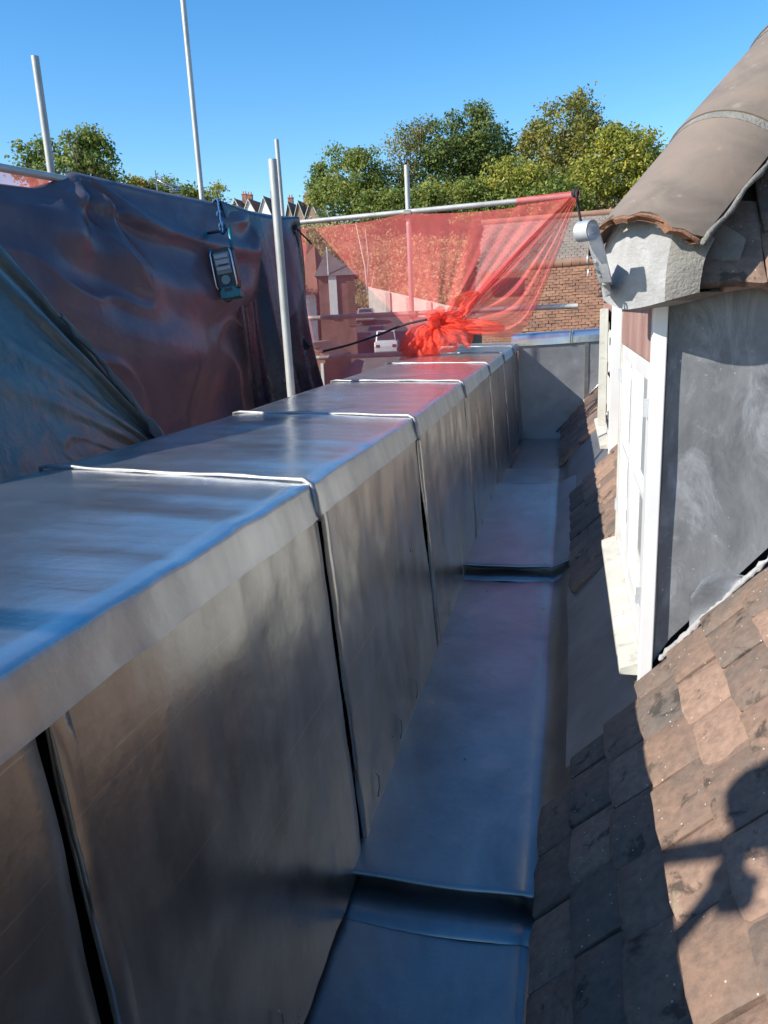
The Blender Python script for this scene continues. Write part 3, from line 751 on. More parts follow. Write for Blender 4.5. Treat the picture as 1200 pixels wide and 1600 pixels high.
        mb.add([p for r_ in rows for p in r_], [(i * m_ + j, i * m_ + (j + 1) % m_, (i + 1) * m_ + (j + 1) % m_, (i + 1) * m_ + j) for i in range(n - 1) for j in range(m_)] + [(k, k + 1, m_ - 2 - k, m_ - 1 - k) for k in range(m_ // 2 - 1)] + [tuple((n - 1) * m_ + q for q in (k, k + 1, m_ - 2 - k, m_ - 1 - k)) for k in range(m_ // 2 - 1)])
        return mb.build(name, mat, d, 42)
    if big:
        t_ = 0.0
        barrel(0.0, 0.37, 1.0, 1.0, 0.020, 'hip_tile', TILE_HIP, 1, True)
        barrel(-0.010, 0.004, 0.985, 0.985, 0.024, 'broken_edge', BROKEN, 2, True)
        for k in range(3):
            a = 0.372 + 0.42 * k
            barrel(a - 0.012, a + 0.012, 1.015, 1.02, 0.03, 'mortar_joint', MORTAR_DAMP, 3)
            barrel(a + 0.010, a + 0.40, 1.06, 1.0, 0.020, 'hip_tile', TILE_HIP, 4 + k)
        # mortar pointing along the foot of the hip tile
        for sgn in (1, -1):
            pth = [base + ax * t + side * (sgn * Rr * math.sin(half) * 1.0) + upv * (-0.010 + 0.004 * math.sin(t * 40)) for t in np.linspace(0.0, 1.25, 40)]
            MB().tube(pth, [0.007 + 0.003 * math.sin(i * 1.9) + 0.002 * math.sin(i * 4.3) for i in range(40)], 8).build('mortar_joint', MORTAR_DAMP, d, 180)
    else:
        for k in range(3): barrel(0.05 + 0.36 * k, 0.42 + 0.36 * k, 0.85, 0.82, 0.02, 'hip_tile', TILE_HIP, 4 + k)
    if big:
        # mortar filling the open end of the hip
        hd = Vector((1, 1, 0)).normalized()
        nA = len(arc); rows = []
        wS = Rr * math.sin(half)
        org = base + ax * 0.030
        for i, u in enumerate(np.linspace(0, 1, 12)):
            r_ = []
            for j in range(25):
                v = j / 24; s_ = (-0.98 + 1.96 * v) * wS
                top_h = Rr * math.cos(math.asin(max(-1, min(1, s_ / Rr)))) - Rr * math.cos(half) - 0.022
                topz = org + upv * top_h + side * s_
                bot = Vector((0, 0, ze - 0.018 + 0.030 * (abs(v - 0.45)) - 0.02 * math.sin(v * 3.0)))
                p = Vector((topz.x, topz.y, topz.z * (1 - u) + bot.z * u))
                bulge = 0.012 * math.sin(u * math.pi) + 0.006 * float(fbm(v * 6, u * 4, 160, 3)) - 0.02 * (1 - u)
                p -= hd * bulge
                p += side * (s_ * -0.10 * u)
                r_.append(p)
            rows.append(r_)
        back = [[p + hd * 0.12 for p in rows[-1]], [p + hd * 0.12 for p in rows[0]]]
        me = MB().grid(np.array([[tuple(p) for p in r_] for r_ in rows + back])).mesh('mortar_bedding', 60); recalc_normals(me)
        me.materials.append(MORTAR); me.materials.append(MORTAR_DAMP)
        for p in me.polygons:
            if p.center.dot(side) > (org.dot(side) + wS * 0.52): p.material_index = 1
        link('mortar_bedding', me, None, d)
        # lumpy mortar and broken tile down the gutter side of the corner
        lump = MB()
        for q in range(5):
            c = np.array(at(930 + 4.0 * q, 396 + 12 * q, 2.05 + 0.012 * q)); 
            lump.box(c, (0.018, 0.06, 0.05), (0.25 * math.sin(q * 2.0), -0.3, 0.3 * math.sin(q * 3.1)))
        lump.build('mortar_lump', MORTAR, d, bevel=0.004)
        # hip iron: galvanised strip curled at the end
        c0 = np.array(at(916, 361, 1.97)); axs = Vector((0.76, -0.65, 0.0)).normalized(); fw = Vector((0.65, 0.76, 0)).normalized()
        rad = 0.0215; strip = []
        for a in np.linspace(math.radians(15), math.radians(330), 26):
            strip.append(Vector(c0) + fw * (rad * math.cos(a)) + Vector((0, 0, 1)) * (rad * math.sin(a)))
        strip = strip[::-1]
        strip = strip + [Vector(at(934, 390, 2.0)), Vector(at(946, 440, 2.05)), Vector(at(948, 446, 2.15))]
        wv = axs * 0.019
        V = []; n = len(strip)
        for i, p in enumerate(strip):
            tdir = (strip[min(i + 1, n - 1)] - strip[max(i - 1, 0)]).normalized(); nn = tdir.cross(axs).normalized() * 0.002
            V += [p - wv - nn, p + wv - nn, p + wv + nn, p - wv + nn]
        F = [(4 * i + k, 4 * i + (k + 1) % 4, 4 * i + 4 + (k + 1) % 4, 4 * i + 4 + k) for i in range(n - 1) for k in range(4)] + [(0, 1, 2, 3), (4 * n - 4, 4 * n - 3, 4 * n - 2, 4 * n - 1)]
        MB().add(V, F).build('hip_iron', IRON, d, 40)
        for (qx, qy) in ((918, 405), (919, 427)):
            c = Vector(at(qx, qy, 2.02)); MB().tube([c + Vector((0.0, 0.006 * math.cos(a), 0.008 * math.sin(a))) for a in np.linspace(0, 6.0, 14)], 0.0025, 6).build('wire_loop', IRON, d, 180)
        # patch of flashing dressed on the foot of the cheek
        nx = 14; G = np.zeros((nx, 10, 3))
        for i, u in enumerate(np.linspace(0, 1, nx)):
            x = 0.345 + 0.20 * u; lo = roof_z(x) + 0.045; hi = min(lo + 0.155, 0.745 - 0.03 * u) - 0.05 * max(0, 0.35 - u) / 0.35
            for j, v in enumerate(np.linspace(0, 1, 10)):
                G[i, j] = (x, y0 + 0.0165 - 0.010 * (1 - v) ** 4 + 0.003 * math.sin(7 * u + 5 * v) + 0.008 * max(0, 2 * abs(v - 0.5) - 0.9) * 10 * (v > 0.5) * 0.3, lo + (hi - lo) * v)
        o = MB().grid(G).build('patch_flashing', PATCH, d, 180)
        # crumbs of mortar fillet along the foot of the cheek
        r2 = random.Random(3); xs_ = np.linspace(xf + 0.055, xf + 0.40, 46)
        MB().tube([(x, y0 + 0.008 + r2.uniform(-0.003, 0.003), roof_z(x) + 0.046 + r2.uniform(-0.003, 0.003)) for x in xs_], [0.0085 + r2.uniform(-0.004, 0.004) for x in xs_], 6).build('mortar_fillet', MORTAR, d, 60)
    return d
D1 = dormer('dormer_window', 'white dormer window with bare lead cheek and broad brown hip tile above', 0.212, 2.15, 3.47, 0.368, 1.475, True)
D2 = dormer('dormer_window', 'farther white dormer with its casement standing open over the gutter', 0.275, 5.40, 6.75, 0.47, 1.52, False, 0.075)
# open casement of the farther dormer, standing out over the gutter
hx, hy = 0.262, 5.46
oc = bpy.data.objects.new('open_casement', None); COL.objects.link(oc); oc.parent = D2; oc.location = (hx, hy, 0.66); oc.rotation_euler = (0, 0, math.radians(-3))
c = MB(); wL, hL = 0.48, 0.78
fr_ = MB()
fr_.span((-0.060, 0, 0), (-0.006, 0.055, hL)); fr_.span((-0.060, wL - 0.055, 0), (-0.006, wL, hL))
fr_.span((-0.051, 0.0552, 0), (-0.013, wL - 0.0552, 0.06)); fr_.span((-0.051, 0.0552, hL - 0.055), (-0.013, wL - 0.0552, hL)); fr_.span((-0.048, 0.0552, 0.38), (-0.016, wL - 0.0552, 0.40))
fr_.build('casement_frame', OLD_WHITE, oc, bevel=0.002)
MB().span((-0.035, 0.053, 0.058), (-0.030, wL - 0.053, hL - 0.053)).build('pane', GLASS, oc)
for z in (0.12, 0.40, 0.66): MB().box((-0.006, 0.012, z), (0.016, 0.02, 0.06)).build('hinge', COUPLER, oc)

# ------------------------------------------------------------------ scaffold
TR = 0.02415
def pole(label, a, b, group, cap=True):
    mb = MB(); a = Vector(a); b = Vector(b); mb.pipe(a, b, TR, 0.004, 16)
    return tag(mb.build('scaffold_pole', STEEL, None, 40), label, 'scaffold pole', group)
UPR, RAIL = 'upright scaffold poles', 'horizontal scaffold rails'
pA0, pA1 = at(81, 280, 4.8), at(54.5, 88, 4.8)
pole('short upright pole ending against the sky above the peak of the brown tarpaulin', (pA0[0] + 0.02, pA0[1], -7), pA1, UPR)
pB0, pB1 = at(316, 330, 7.2), at(284, -20, 7.2)
pole('tallest upright pole running out of the top of the picture', (pB0[0], pB0[1], -7), pB1, UPR)
pC0, pC1 = at(459, 622, 4.4), at(425.5, 249, 4.4)
pole('pale upright pole standing free in front of the navy tarpaulin', (pC0[0] + 0.05, pC0[1], -7), pC1, UPR)
pD0, pD1 = at(452, 350, 8.5), at(432, 218, 8.5)
pole('thin upright pole half hidden behind the free-standing pale one', (pD0[0], pD0[1], -6), pD1, UPR)
pE0, pE1 = at(650, 540, 7.75), at(635, 258, 7.75)
pole('upright pole crossing the top rail of the red net', (pE0[0], pE0[1], -7), pE1, UPR)
YN = 7.69
nA, nB = at(455, 349, YN), at(903, 305, YN)
pole('top rail carrying the red debris net', nA, nB, RAIL)
mA, mB = at(468, 498, YN + 0.02), at(903, 478, YN + 0.02)
pole('middle rail behind the red net, its pale end against the tiled roof', mA, mB, RAIL)
lA, lB = at(458, 561, YN + 0.02), at(655, 552, YN + 0.02)
pole('lowest rail behind the red net, ending at the parapet', lA, lB, RAIL)
ra, rb = np.array([-3.12, 2.2, 2.285]), np.array([-2.385, 6.86, 2.30])
def out(p): return EYE + (np.asarray(p, float) - EYE) * 1.1   # the scaffold line, set out from the eye
rail_x = lambda y: np.interp(y, [ra[1], rb[1]], [ra[0], rb[0]])
pole('rail along the top of the brown tarpaulin', out(ra), out(rb), RAIL)
def coupler(label, p, up=(0, 0, 1)):
    c = thing('scaffold_coupler', label, 'coupler', p, group='couplers on the scaffold')
    mb = MB(); mb.pipe((0, 0.0, -0.035), (0, 0.0, 0.035), TR + 0.011, 0.008, 14); mb.build('upright_collar', COUPLER, c, 40)
    mb = MB(); mb.pipe((-0.035, -0.062, 0), (0.035, -0.062, 0), TR + 0.011, 0.008, 14); mb.build('rail_collar', COUPLER, c, 40)
    for s in (-1, 1):
        mb = MB(); mb.tube([(s * 0.045, 0.0, 0.0), (s * 0.045, 0.0, 0.0) , (s * 0.045 + 0.001, -0.05, 0.02)], 0.006, 6); mb.box((s * 0.045, -0.055, 0.022), (0.016, 0.016, 0.016), (0.4, 0, 0)); mb.build('clamp_bolt', COUPLER, c)
    return c
u = (332 - 258) / (540 - 258)
pj = pE1 + (pE0 - pE1) * u
coupler('rusty coupler joining the top net rail to its upright', pj)
pj = pE1 + (pE0 - pE1) * ((489 - 258) / (540 - 258))
coupler('coupler under the red net where the middle rail meets its upright', pj)
# the bay of scaffold standing by the photographer (its shadow falls on the tiles)
pole('upright beside the parapet behind the viewer', (-1.50, -0.10, -7), (-1.50, -0.10, 2.36), UPR)
pole('transom crossing the upright behind the viewer', (-1.95, -0.04, 2.08), (-1.3, -0.04, 2.08), RAIL)
coupler('coupler on the scaffold bay behind the viewer', (-1.50, -0.10, 2.08))
bn = thing('bundled_tarpaulin', 'rolled tarpaulin bundle tied to the upright behind the viewer', 'tarpaulin', (-1.46, -0.10, 2.235))
for q, (c_, r_) in enumerate((((0.03, 0, 0.0), (0.095, 0.12, 0.085)), ((0.03, -0.10, 0.08), (0.05, 0.09, 0.06)), ((0.02, 0.10, -0.07), (0.07, 0.08, 0.07)), ((0.0, 0.02, 0.13), (0.035, 0.035, 0.06)))):
    U, V = np.meshgrid(np.linspace(0, 2 * math.pi, 40), np.linspace(-1.5, 1.5, 20), indexing='ij')
    rr_ = 1 + 0.2 * np.sin(U * 5 + q) + 0.25 * fbm(np.cos(U) * 2 + q, V * 2 + np.sin(U), 300 + q, 3)
    MB().grid(np.stack([c_[0] + r_[0] * rr_ * np.cos(U) * np.cos(V), c_[1] + r_[1] * rr_ * np.sin(U) * np.cos(V), c_[2] + r_[2] * rr_ * np.sin(V)], -1)).build('fold', TARP_BROWN, bn, 180)

# ------------------------------------------------------------------ tarpaulins
def solid(o, t):
    m = o.modifiers.new('thick', 'SOLIDIFY'); m.thickness = t; m.offset = 0; return o
def tie_pull(y, z, yt, zt, k, amp, seed, reach=0.7):
    dy, dz = y - yt, z - zt; r = np.sqrt(dy * dy + dz * dz) + 1e-4; a = np.arctan2(dy, -dz)
    return amp * np.sin(a * k + seed) * np.exp(-r / reach) * np.minimum(1, r / 0.08)
ny, nz = 230, 130
yy = np.linspace(2.3, 6.02, ny); ss = np.linspace(0, 1, nz)
Yg, Sg = np.meshgrid(yy, ss, indexing='ij')
tie_y = [1.9, 4.30, 6.25]
sag = np.zeros(ny)
for a, b, dp in ((1.9, 4.30, 0.05), (4.30, 6.25, 0.02)):
    m = (yy >= a) & (yy <= b); q = (yy[m] - a) / (b - a); sag[m] = dp * 4 * q * (1 - q)
low = 0.085 * np.clip((4.22 - yy) / 0.3, 0, 1) ** 0.7     # the sheet has slipped off the rail before the short pole
ZT = 2.318 - sag[:, None] - low[:, None] + 0.0 * Sg
Zg = ZT + (0.25 - ZT) * Sg
Xg = rail_x(Yg) + 0.035 + 0.05 * Sg + 0.16 * np.sin(Sg * math.pi) ** 1.3 * (0.5 + 0.5 * np.sin((Yg - 3.3) * 1.5))
dep = np.minimum(1, Sg / 0.05)
Dsp = 0.13 * fbm(Yg * 0.9, Zg * 1.0, 201, 2) + 0.010 * fbm(Yg * 3 + Zg * 2.2, Zg * 2.4 - Yg, 205, 3)
cr = 1 - np.abs(fbm(Yg * 1.5 + Zg * 1.1, Zg * 1.3 - Yg * 0.6, 261, 2)) * 3
Dsp += 0.030 * np.clip(cr, 0, 1) ** 2
Dsp += tie_pull(Yg, Zg, 4.30, 2.36, 7, 0.065, 0.6, 0.6) + tie_pull(Yg, Zg, 6.2, 2.36, 9, 0.05, 0.2, 0.4)
for (zm, q, w_, am) in ((2.06, 0.16, 0.06, 0.05), (1.70, 0.26, 0.16, 0.07), (1.20, 0.30, 0.2, 0.06)):
    zl = zm + q * ((Yg - 5.15) / 1.0) ** 2 * 0.55 - 0.10 * (Yg - 4.8)
    Dsp += am * np.exp(-((Zg - zl) / w_) ** 2) * np.clip((Yg - 3.4) / 0.6, 0, 1) * np.clip((6.1 - Yg) / 0.3, 0.2, 1)
Xg = Xg + dep * Dsp
wrap = np.stack([np.stack([rail_x(yy) + dx, yy, 2.305 - sag * 0.6 - low * 1.3 + dz], -1) for dx, dz in ((-0.03, -0.10), (-0.032, 0.0), (-0.022, 0.026), (0.004, 0.036))], 1)
G = out(np.concatenate([wrap, np.stack([Xg, Yg, Zg], -1)], 1))
o = MB().grid(G).build('tarpaulin', TARP_BROWN, None, 180); solid(o, 0.002)
tag(o, 'large brown tarpaulin slung over the scaffold rail in swags', 'tarpaulin', 'tarpaulins on the scaffold')

nr = np.zeros((40, 8, 3))
for i_, y_ in enumerate(np.linspace(2.2, 4.15, 40)):
    for j_, v_ in enumerate(np.linspace(0, 1, 8)):
        nr[i_, j_] = out((rail_x(y_) - 0.03 - 0.02 * math.sin(y_ * 9 + 3 * v_), y_, 2.30 - 0.16 * v_ - 0.02 * math.sin(y_ * 5)))
n2_ = thing('debris_net', 'strip of red debris net showing above the brown tarpaulin by the short pole', 'debris net')
MB().grid(nr).build('net_sheet', NET, n2_, 180)
# navy sheet hanging in vertical folds at the corner
ny, nz = 170, 120
yy = np.linspace(5.66, 6.88, ny); q = (yy - 5.66) / (6.88 - 5.66); ss = np.linspace(0, 1, nz)
Q, Sg = np.meshgrid(q, ss, indexing='ij')
ZT = 2.338 - 0.05 * np.sin(Q * math.pi)
Zg = ZT + (0.25 - ZT) * Sg
Yg = 5.66 + 1.22 * Q + 0.10 * Sg * (Q - 0.1) + 0.05 * np.sin(Zg * 4) * Q
Xg = rail_x(np.minimum(Yg, 6.86)) + 0.05 + 0.10 * Sg + 0.22 * Sg * np.sin(Q * math.pi)
fold = 0.075 * np.sin(Q * 17 + 1.0 + 1.2 * Sg) * (0.25 + Sg) + 0.04 * np.sin(Q * 41 + 2.5 * Sg) * Sg + 0.03 * fbm(Q * 7, Sg * 3, 221, 3)
Xg = Xg + fold * np.minimum(1, Sg / 0.08) * 0.8
wrap = np.stack([np.stack([rail_x(yy) + dx, yy, 2.305 - 0.05 * np.sin(q * math.pi) * 0.5 + dz], -1) for dx, dz in ((-0.03, -0.10), (-0.034, 0.0), (-0.022, 0.028), (0.006, 0.036))], 1)
G = out(np.concatenate([wrap, np.stack([Xg, Yg, Zg], -1)], 1))
me = MB().grid(G).mesh('tarpaulin', 180); recalc_normals(me); me.materials.append(TARP_NAVY); me.materials.append(TARP_BROWN)
nq = G.shape[1] - 1
for p in me.polygons:
    i, j = divmod(p.index, nq)
    if 0.42 < i / ny < 0.80 and j < 6 + 95 * (1 - abs(i / ny - 0.5) * 1.5) * 0.55 and j > 4: p.material_index = 1
o = link('tarpaulin', me, None); solid(o, 0.002)
tag(o, 'dark navy tarpaulin hanging in vertical folds at the end of the rail', 'tarpaulin', 'tarpaulins on the scaffold')
# loose corner flap of the navy sheet
c0 = [Vector(at(458, 517, 7.2)), Vector(at(486, 540, 7.15)), Vector(at(464, 556, 7.2)), Vector(at(452, 540, 7.3))]
G = np.zeros((9, 9, 3))
for i in range(9):
    for j in range(9):
        a, b = i / 8, j / 8
        p = (c0[0] * (1 - a) + c0[1] * a) * (1 - b) + (c0[3] * (1 - a) + c0[2] * a) * b
        G[i, j] = p + Vector((0.01, -0.02 * math.sin(a * 3), 0.012 * math.sin(b * 4 + a * 3)))
f_ = MB().grid(G).build('corner_flap', TARP_NAVY, o, 180); solid(f_, 0.002)

# blue-green sheet in front, leaning over the outer edge of the parapet
nu, nv = 150, 110
e0, e1 = Vector(at(-190, 150, 2.35)), Vector(at(268, 702, 3.02))
g0, g1 = Vector(at(-190, 1150, 1.05)), Vector(at(268, 760, 3.0))
e0.x = e0.x + 0.0
G = np.zeros((nu, nv, 3))
A, B = np.meshgrid(np.linspace(0, 1, nu), np.linspace(0, 1, nv), indexing='ij')
for k in range(3):
    G[:, :, k] = (e0[k] * (1 - A) + e1[k] * A) * (1 - B) + (g0[k] * (1 - A) + g1[k] * A) * B
dsp = 0.03 * fbm(A * 2, B * 1.5, 231, 2) + 0.035 * np.exp(-((B - 0.11 - 0.04 * np.sin(A * 4)) / 0.035) ** 2) - 0.045 * np.exp(-((B - 0.055 - 0.01 * np.sin(A * 7)) / 0.022) ** 2) + 0.022 * np.exp(-((B - 0.30 - 0.10 * (1 - A)) / 0.05) ** 2) + 0.016 * np.exp(-((B - 0.52 + 0.12 * A) / 0.035) ** 2) + 0.007 * fbm(A * 9 + B * 6, B * 10 - A * 3, 233, 4) + 0.010 * np.clip(1 - np.abs(fbm(A * 3 + B * 5, B * 7 - A * 2, 263, 2)) * 4, 0, 1) ** 2 * A
fade = 1 - 0.6 * np.clip((B - 0.8) / 0.2, 0, 1)
nv_ = np.array([0.93, -0.33, 0.15])
G += (dsp * fade)[:, :, None] * nv_
o = MB().grid(G).build('tarpaulin', TARP_GREEN, None, 180); solid(o, 0.002)
tag(o, 'blue-green stained tarpaulin with a slanting edge low beside the parapet', 'tarpaulin', 'tarpaulins on the scaffold')
# turned-up hem of that sheet with a torn dark pocket
H = np.zeros((60, 7, 3))
for i, a in enumerate(np.linspace(0.55, 0.995, 60)):
    p = np.array(e0) * (1 - a) + np.array(e1) * a
    w_ = 0.012 + 0.05 * max(0, (a - 0.80) / 0.2)
    for j, b in enumerate(np.linspace(0, 1, 7)):
        H[i, j] = p + np.array([0.02 + 0.018 * math.sin(b * math.pi), -0.02 - w_ * 1.1 * b, 0.004 + w_ * 0.5 * math.sin(b * 2.2) - 0.02 * b]) + 0.008 * float(fbm(a * 30, b * 2, 240, 2))
hm = MB().grid(H).build('turned_hem', mat_tarp('pale_tarpaulin_hem', (0.10, 0.13, 0.135), (0.17, 0.19, 0.19), 0.45, (0.1, 0.1, 0.1), 0.1), o, 180); solid(hm, 0.003)

# ------------------------------------------------------------------ red debris net
net = thing('debris_net', 'translucent red debris net tied to the rail and knotted at the parapet', 'debris net')
rail = lambda s: nA + (nB - nA) * s
ns, nt = 300, 70
knot = at(690, 512, 7.35)
post_s = (645 - 455) / (903 - 455)
ss = np.concatenate([np.linspace(0.012, post_s, 90), np.linspace(post_s, 0.985, 130)[1:], np.full(60, 0.985) + np.linspace(0, 0.015, 60)])
ns = len(ss); G = np.zeros((ns, nt, 3))
for i, s in enumerate(ss):
    top = rail(s).copy(); top[2] -= 0.012; top[1] -= 0.03
    if s > post_s and s < 0.985: top[2] -= 0.10 * math.sin((s - post_s) / (0.985 - post_s) * math.pi) ** 0.8 * (0.5 if s < 0.8 else 0.35)
    if s < post_s: top[2] -= 0.05 * math.sin(s / post_s * math.pi) + 0.16 * max(0, 1 - abs(s - 0.02) / 0.16) * 0.25
    for j in range(nt):
        t = j / (nt - 1)
        if s <= post_s:
            q = s / post_s
            end = np.array(at(470 + 185 * q, 660 - 70 * q, 7.5 + 0.05 * q))
            p = top * (1 - t) + end * t
            p[1] += 0.06 * math.sin(q * 9) * t * (1 - t) * 2 + 0.02 * math.sin(q * 31 + t * 4) * t
            w = max(0, (q - 0.55) / 0.45) ** 2          # drawn towards the knot
            end2 = knot + np.array([-0.10, 0.0, -0.12]) * (1 - q) * 2
            p2 = top * (1 - t) + end2 * t
            p = p * (1 - w * t) + p2 * (w * t)
        else:
            k = i - 90 - 129 + 1
            if k < 0:
                q = (s - post_s) / (0.985 - post_s)
                end = knot + np.array([0.09 * (q - 0.5), -0.02 + 0.04 * math.cos(q * 17), 0.16 * (0.5 - q)])
                p = top * (1 - t) + end * t
                am = 0.009 * (0.25 + t * (1 - t) * 3) * (0.3 + q)
                p[1] += am * math.sin(q * 50) ; p[2] += am * 0.5 * math.cos(q * 37 + 1) * t * q + 0.02 * math.sin(q * 23) * t - 0.10 * math.sin(t * math.pi) * (1 - q) * 0.4
                if q < 0.2: p[2] -= 0.0
            else:
                q = min(1.0, max(0.0, k / 59))
                c1 = np.array(at(868, 405, 7.6)); c2 = np.array(at(815, 515, 7.5)); c3 = np.array(at(745, 522, 7.4))
                b0 = top
                # curved outer path of the loop
                pts_ = [b0, c1, c2, c3, knot]; x = t * 4; a_ = int(min(3, x)); f = x - a_
                def cr(m): return np.array(pts_[max(0, min(4, m))])
                p0, p1, p2_, p3 = cr(a_ - 1), cr(a_), cr(a_ + 1), cr(a_ + 2)
                pc = 0.5 * ((2 * p1) + (-p0 + p2_) * f + (2 * p0 - 5 * p1 + 4 * p2_ - p3) * f * f + (-p0 + 3 * p1 - 3 * p2_ + p3) * f ** 3)
                st = b0 * (1 - t) + knot * t
                p = st * (1 - q) + pc * q
                am = 0.04 * math.sin(t * math.pi)
                p[1] += am * math.sin(q * 26); p[2] += am * 0.7 * math.sin(q * 41 + 1) * (1 - 0.5 * q)
        G[i, j] = p
MB().grid(G).build('net_sheet', NET, net, 180)
# strip of net rolled round the top rail near its end
W = np.zeros((30, 13, 3))
for i, s in enumerate(np.linspace(0.80, 1.006, 30)):
    for j, a in enumerate(np.linspace(0, 2 * math.pi, 13)):
        rr = TR + 0.006 + 0.012 * (s - 0.80) / 0.2
        W[i, j] = rail(s) + np.array([0, rr * math.cos(a), rr * math.sin(a) - 0.002])
MB().grid(W).build('net_wrap', NET, net, 180)
# thick hems converging on the knot
for k in range(7):
    a = rail(0.975 + 0.003 * k) + np.array([0, -0.03, -0.02 - 0.012 * k]); b = knot + np.array([0.10, -0.03, 0.02 - 0.015 * k])
    n = 40; Hh = np.zeros((n, 7, 3))
    for i, t in enumerate(np.linspace(0, 1, n)):
        c = a * (1 - t) + b * t; w = 0.008 + 0.035 * t * (1.2 - 0.4 * t)
        for j, v in enumerate(np.linspace(-1, 1, 7)):
            Hh[i, j] = c + np.array([0.5 * w * v, 0.012 * math.sin(v * 6 + k + t * 5), 0.8 * w * v - 0.03 * math.sin(t * math.pi) * (k - 3) * 0.35]) 
    MB().grid(Hh).build('gathered_fold', NET, net, 180)
# the knot itself: crumpled loops and a hanging tail
def crumple(c, ru, rv, rw, n, seed, folds=9, name='knot_loop'):
    U, V = np.meshgrid(np.linspace(0, 2 * math.pi, n), np.linspace(-1.35, 1.35, n // 2), indexing='ij')
    r = 1 + 0.16 * np.sin(U * folds + seed + 2 * np.sin(V * 2)) + 0.12 * np.sin(U * folds * 2.7 + 3 * V + seed) + 0.34 * fbm(np.cos(U) * 2 + seed, V * 2 + np.sin(U) * 2, seed, 3)
    P = np.stack([c[0] + ru * r * np.cos(U) * np.cos(V), c[1] + rv * r * np.sin(U) * np.cos(V), c[2] + rw * r * np.sin(V)], -1)
    return MB().grid(P).build(name, NET_KNOT, net, 180)
kc = np.array(at(686, 506, 7.28))
crumple(kc, 0.085, 0.08, 0.085, 70, 3, 6)
def petal(c, ang, length, width, curl, seed, pleats=4, drop=0.0, name='knot_loop'):
    # a lobe of gathered mesh: pinched at the knot, opening outwards with a few pleats and turned under at its end
    U, V = np.meshgrid(np.linspace(0, 1, 44), np.linspace(-1, 1, 40), indexing='ij')
    w = width * (0.12 + 0.88 * np.sin(np.clip(U * 1.15, 0, 1) * math.pi / 2) ** 0.8) * (1 - 0.45 * np.clip(U - 0.75, 0, 1) * 4 * 0.5)
    along = length * np.where(U < 0.8, U, 0.8 + 0.2 * np.sin((U - 0.8) / 0.2 * math.pi / 2) * 0.5)
    out_ = 0.10 * np.sin(U * math.pi * 0.9) + curl * np.clip(U - 0.7, 0, 1) ** 1.5
    pl = (0.010 + 0.026 * U) * np.sin(V * pleats * 2.3 + seed + 1.6 * np.sin(U * 4 + seed) + 1.5 * fbm(U * 2.5 + seed, V * 1.5, 420 + seed, 2)) + 0.055 * fbm(U * 3 + seed, V * 2.2, 400 + seed, 3)
    if length > 0.45: w = w * (1 - 0.93 * np.clip((U - 0.45) / 0.55, 0, 1) ** 1.5)
    w = w * (1 + 0.25 * fbm(U * 3, V * 0 + seed, 440 + seed, 2)); ang = ang + 0.0
    dx, dz = math.cos(ang), math.sin(ang)
    X = c[0] + along * dx - V * w * dz + 0.03 * np.sin(U * 5 + seed) * dz
    Z = c[2] + along * dz + V * w * dx - drop * U ** 2
    Y = c[1] - out_ - pl
    return MB().grid(np.stack([X, Y, Z], -1)).build(name, NET_KNOT, net, 180)
R_ = math.radians
for q, (ang, ln, wd, cu, pt, dr) in enumerate(((R_(235), 0.26, 0.15, -0.08, 2, 0.03), (R_(275), 0.26, 0.15, -0.12, 2, 0.02), (R_(-14), 0.36, 0.13, -0.05, 2, 0.05), (R_(20), 0.30, 0.10, -0.1, 2, 0.12), (R_(110), 0.13, 0.11, -0.15, 2, 0.0), (R_(-4), 0.66, 0.09, 0.02, 2, 0.02), (R_(34), 0.5, 0.10, 0.06, 3, 0.0))):
    petal(kc + np.array([0.02 * math.cos(ang), -0.03 - 0.012 * (q % 3), 0.02 * math.sin(ang)]), ang, ln, wd, cu, q + 1, pt, dr)
petal(kc + np.array([-0.05, 0.0, -0.04]), R_(238), 0.44, 0.15, 0.0, 21, 3, 0.0, 'knot_tail')
petal(kc + np.array([-0.10, 0.05, 0.0]), R_(232), 0.40, 0.15, 0.0, 33, 3, 0.0, 'knot_tail')
# cords
def rope(name, label, pts, r, mat, knots=(), cat='cord'):
    pts = [Vector(p) for p in pts]; dense = []
    for i in range(len(pts) - 1):
        p0, p1, p2, p3 = pts[max(0, i - 1)], pts[i], pts[i + 1], pts[min(len(pts) - 1, i + 2)]
        for k in range(6):
            f = k / 6; dense.append(0.5 * ((2 * p1) + (-p0 + p2) * f + (2 * p0 - 5 * p1 + 4 * p2 - p3) * f * f + (-p0 + 3 * p1 - 3 * p2 + p3) * f ** 3))
    dense.append(pts[-1])
    mb = MB().tube(dense, r, 7)
    for kp in knots:
        kp = Vector(kp)
        for q in range(3):
            ang = q * 1.1; mb.tube([kp + Vector((math.cos(a) * r * 2.4 * math.cos(ang), math.cos(a) * r * 2.4 * math.sin(ang), math.sin(a) * r * 2.4)) for a in np.linspace(0, 2 * math.pi, 10)], r * 0.9, 6)
    return tag(mb.build(name, mat, None, 180), label, cat)
rope('cord', 'dark cord hanging from the end of the net rail by the hip tile', [at(899, 296, 7.55), at(901, 306, 7.50), at(903, 322, 7.55), at(908, 348, 7.57)], 0.012, ROPE_DARK, [at(899, 302, 7.54)])
rope('cord', 'black tie lashing the net and tarpaulin together at the rail corner', [at(452, 350, 7.50), at(463, 357, 7.48), at(474, 368, 7.46), at(488, 382, 7.44)], 0.008, ROPE_DARK, [at(455, 350, 7.48), at(461, 355, 7.46), at(458, 346, 7.48)])
rope('cord', 'short loose black cord end dangling below the rail corner', [at(459, 356, 7.45), at(463, 370, 7.45), at(467, 385, 7.45)], 0.007, ROPE_DARK)
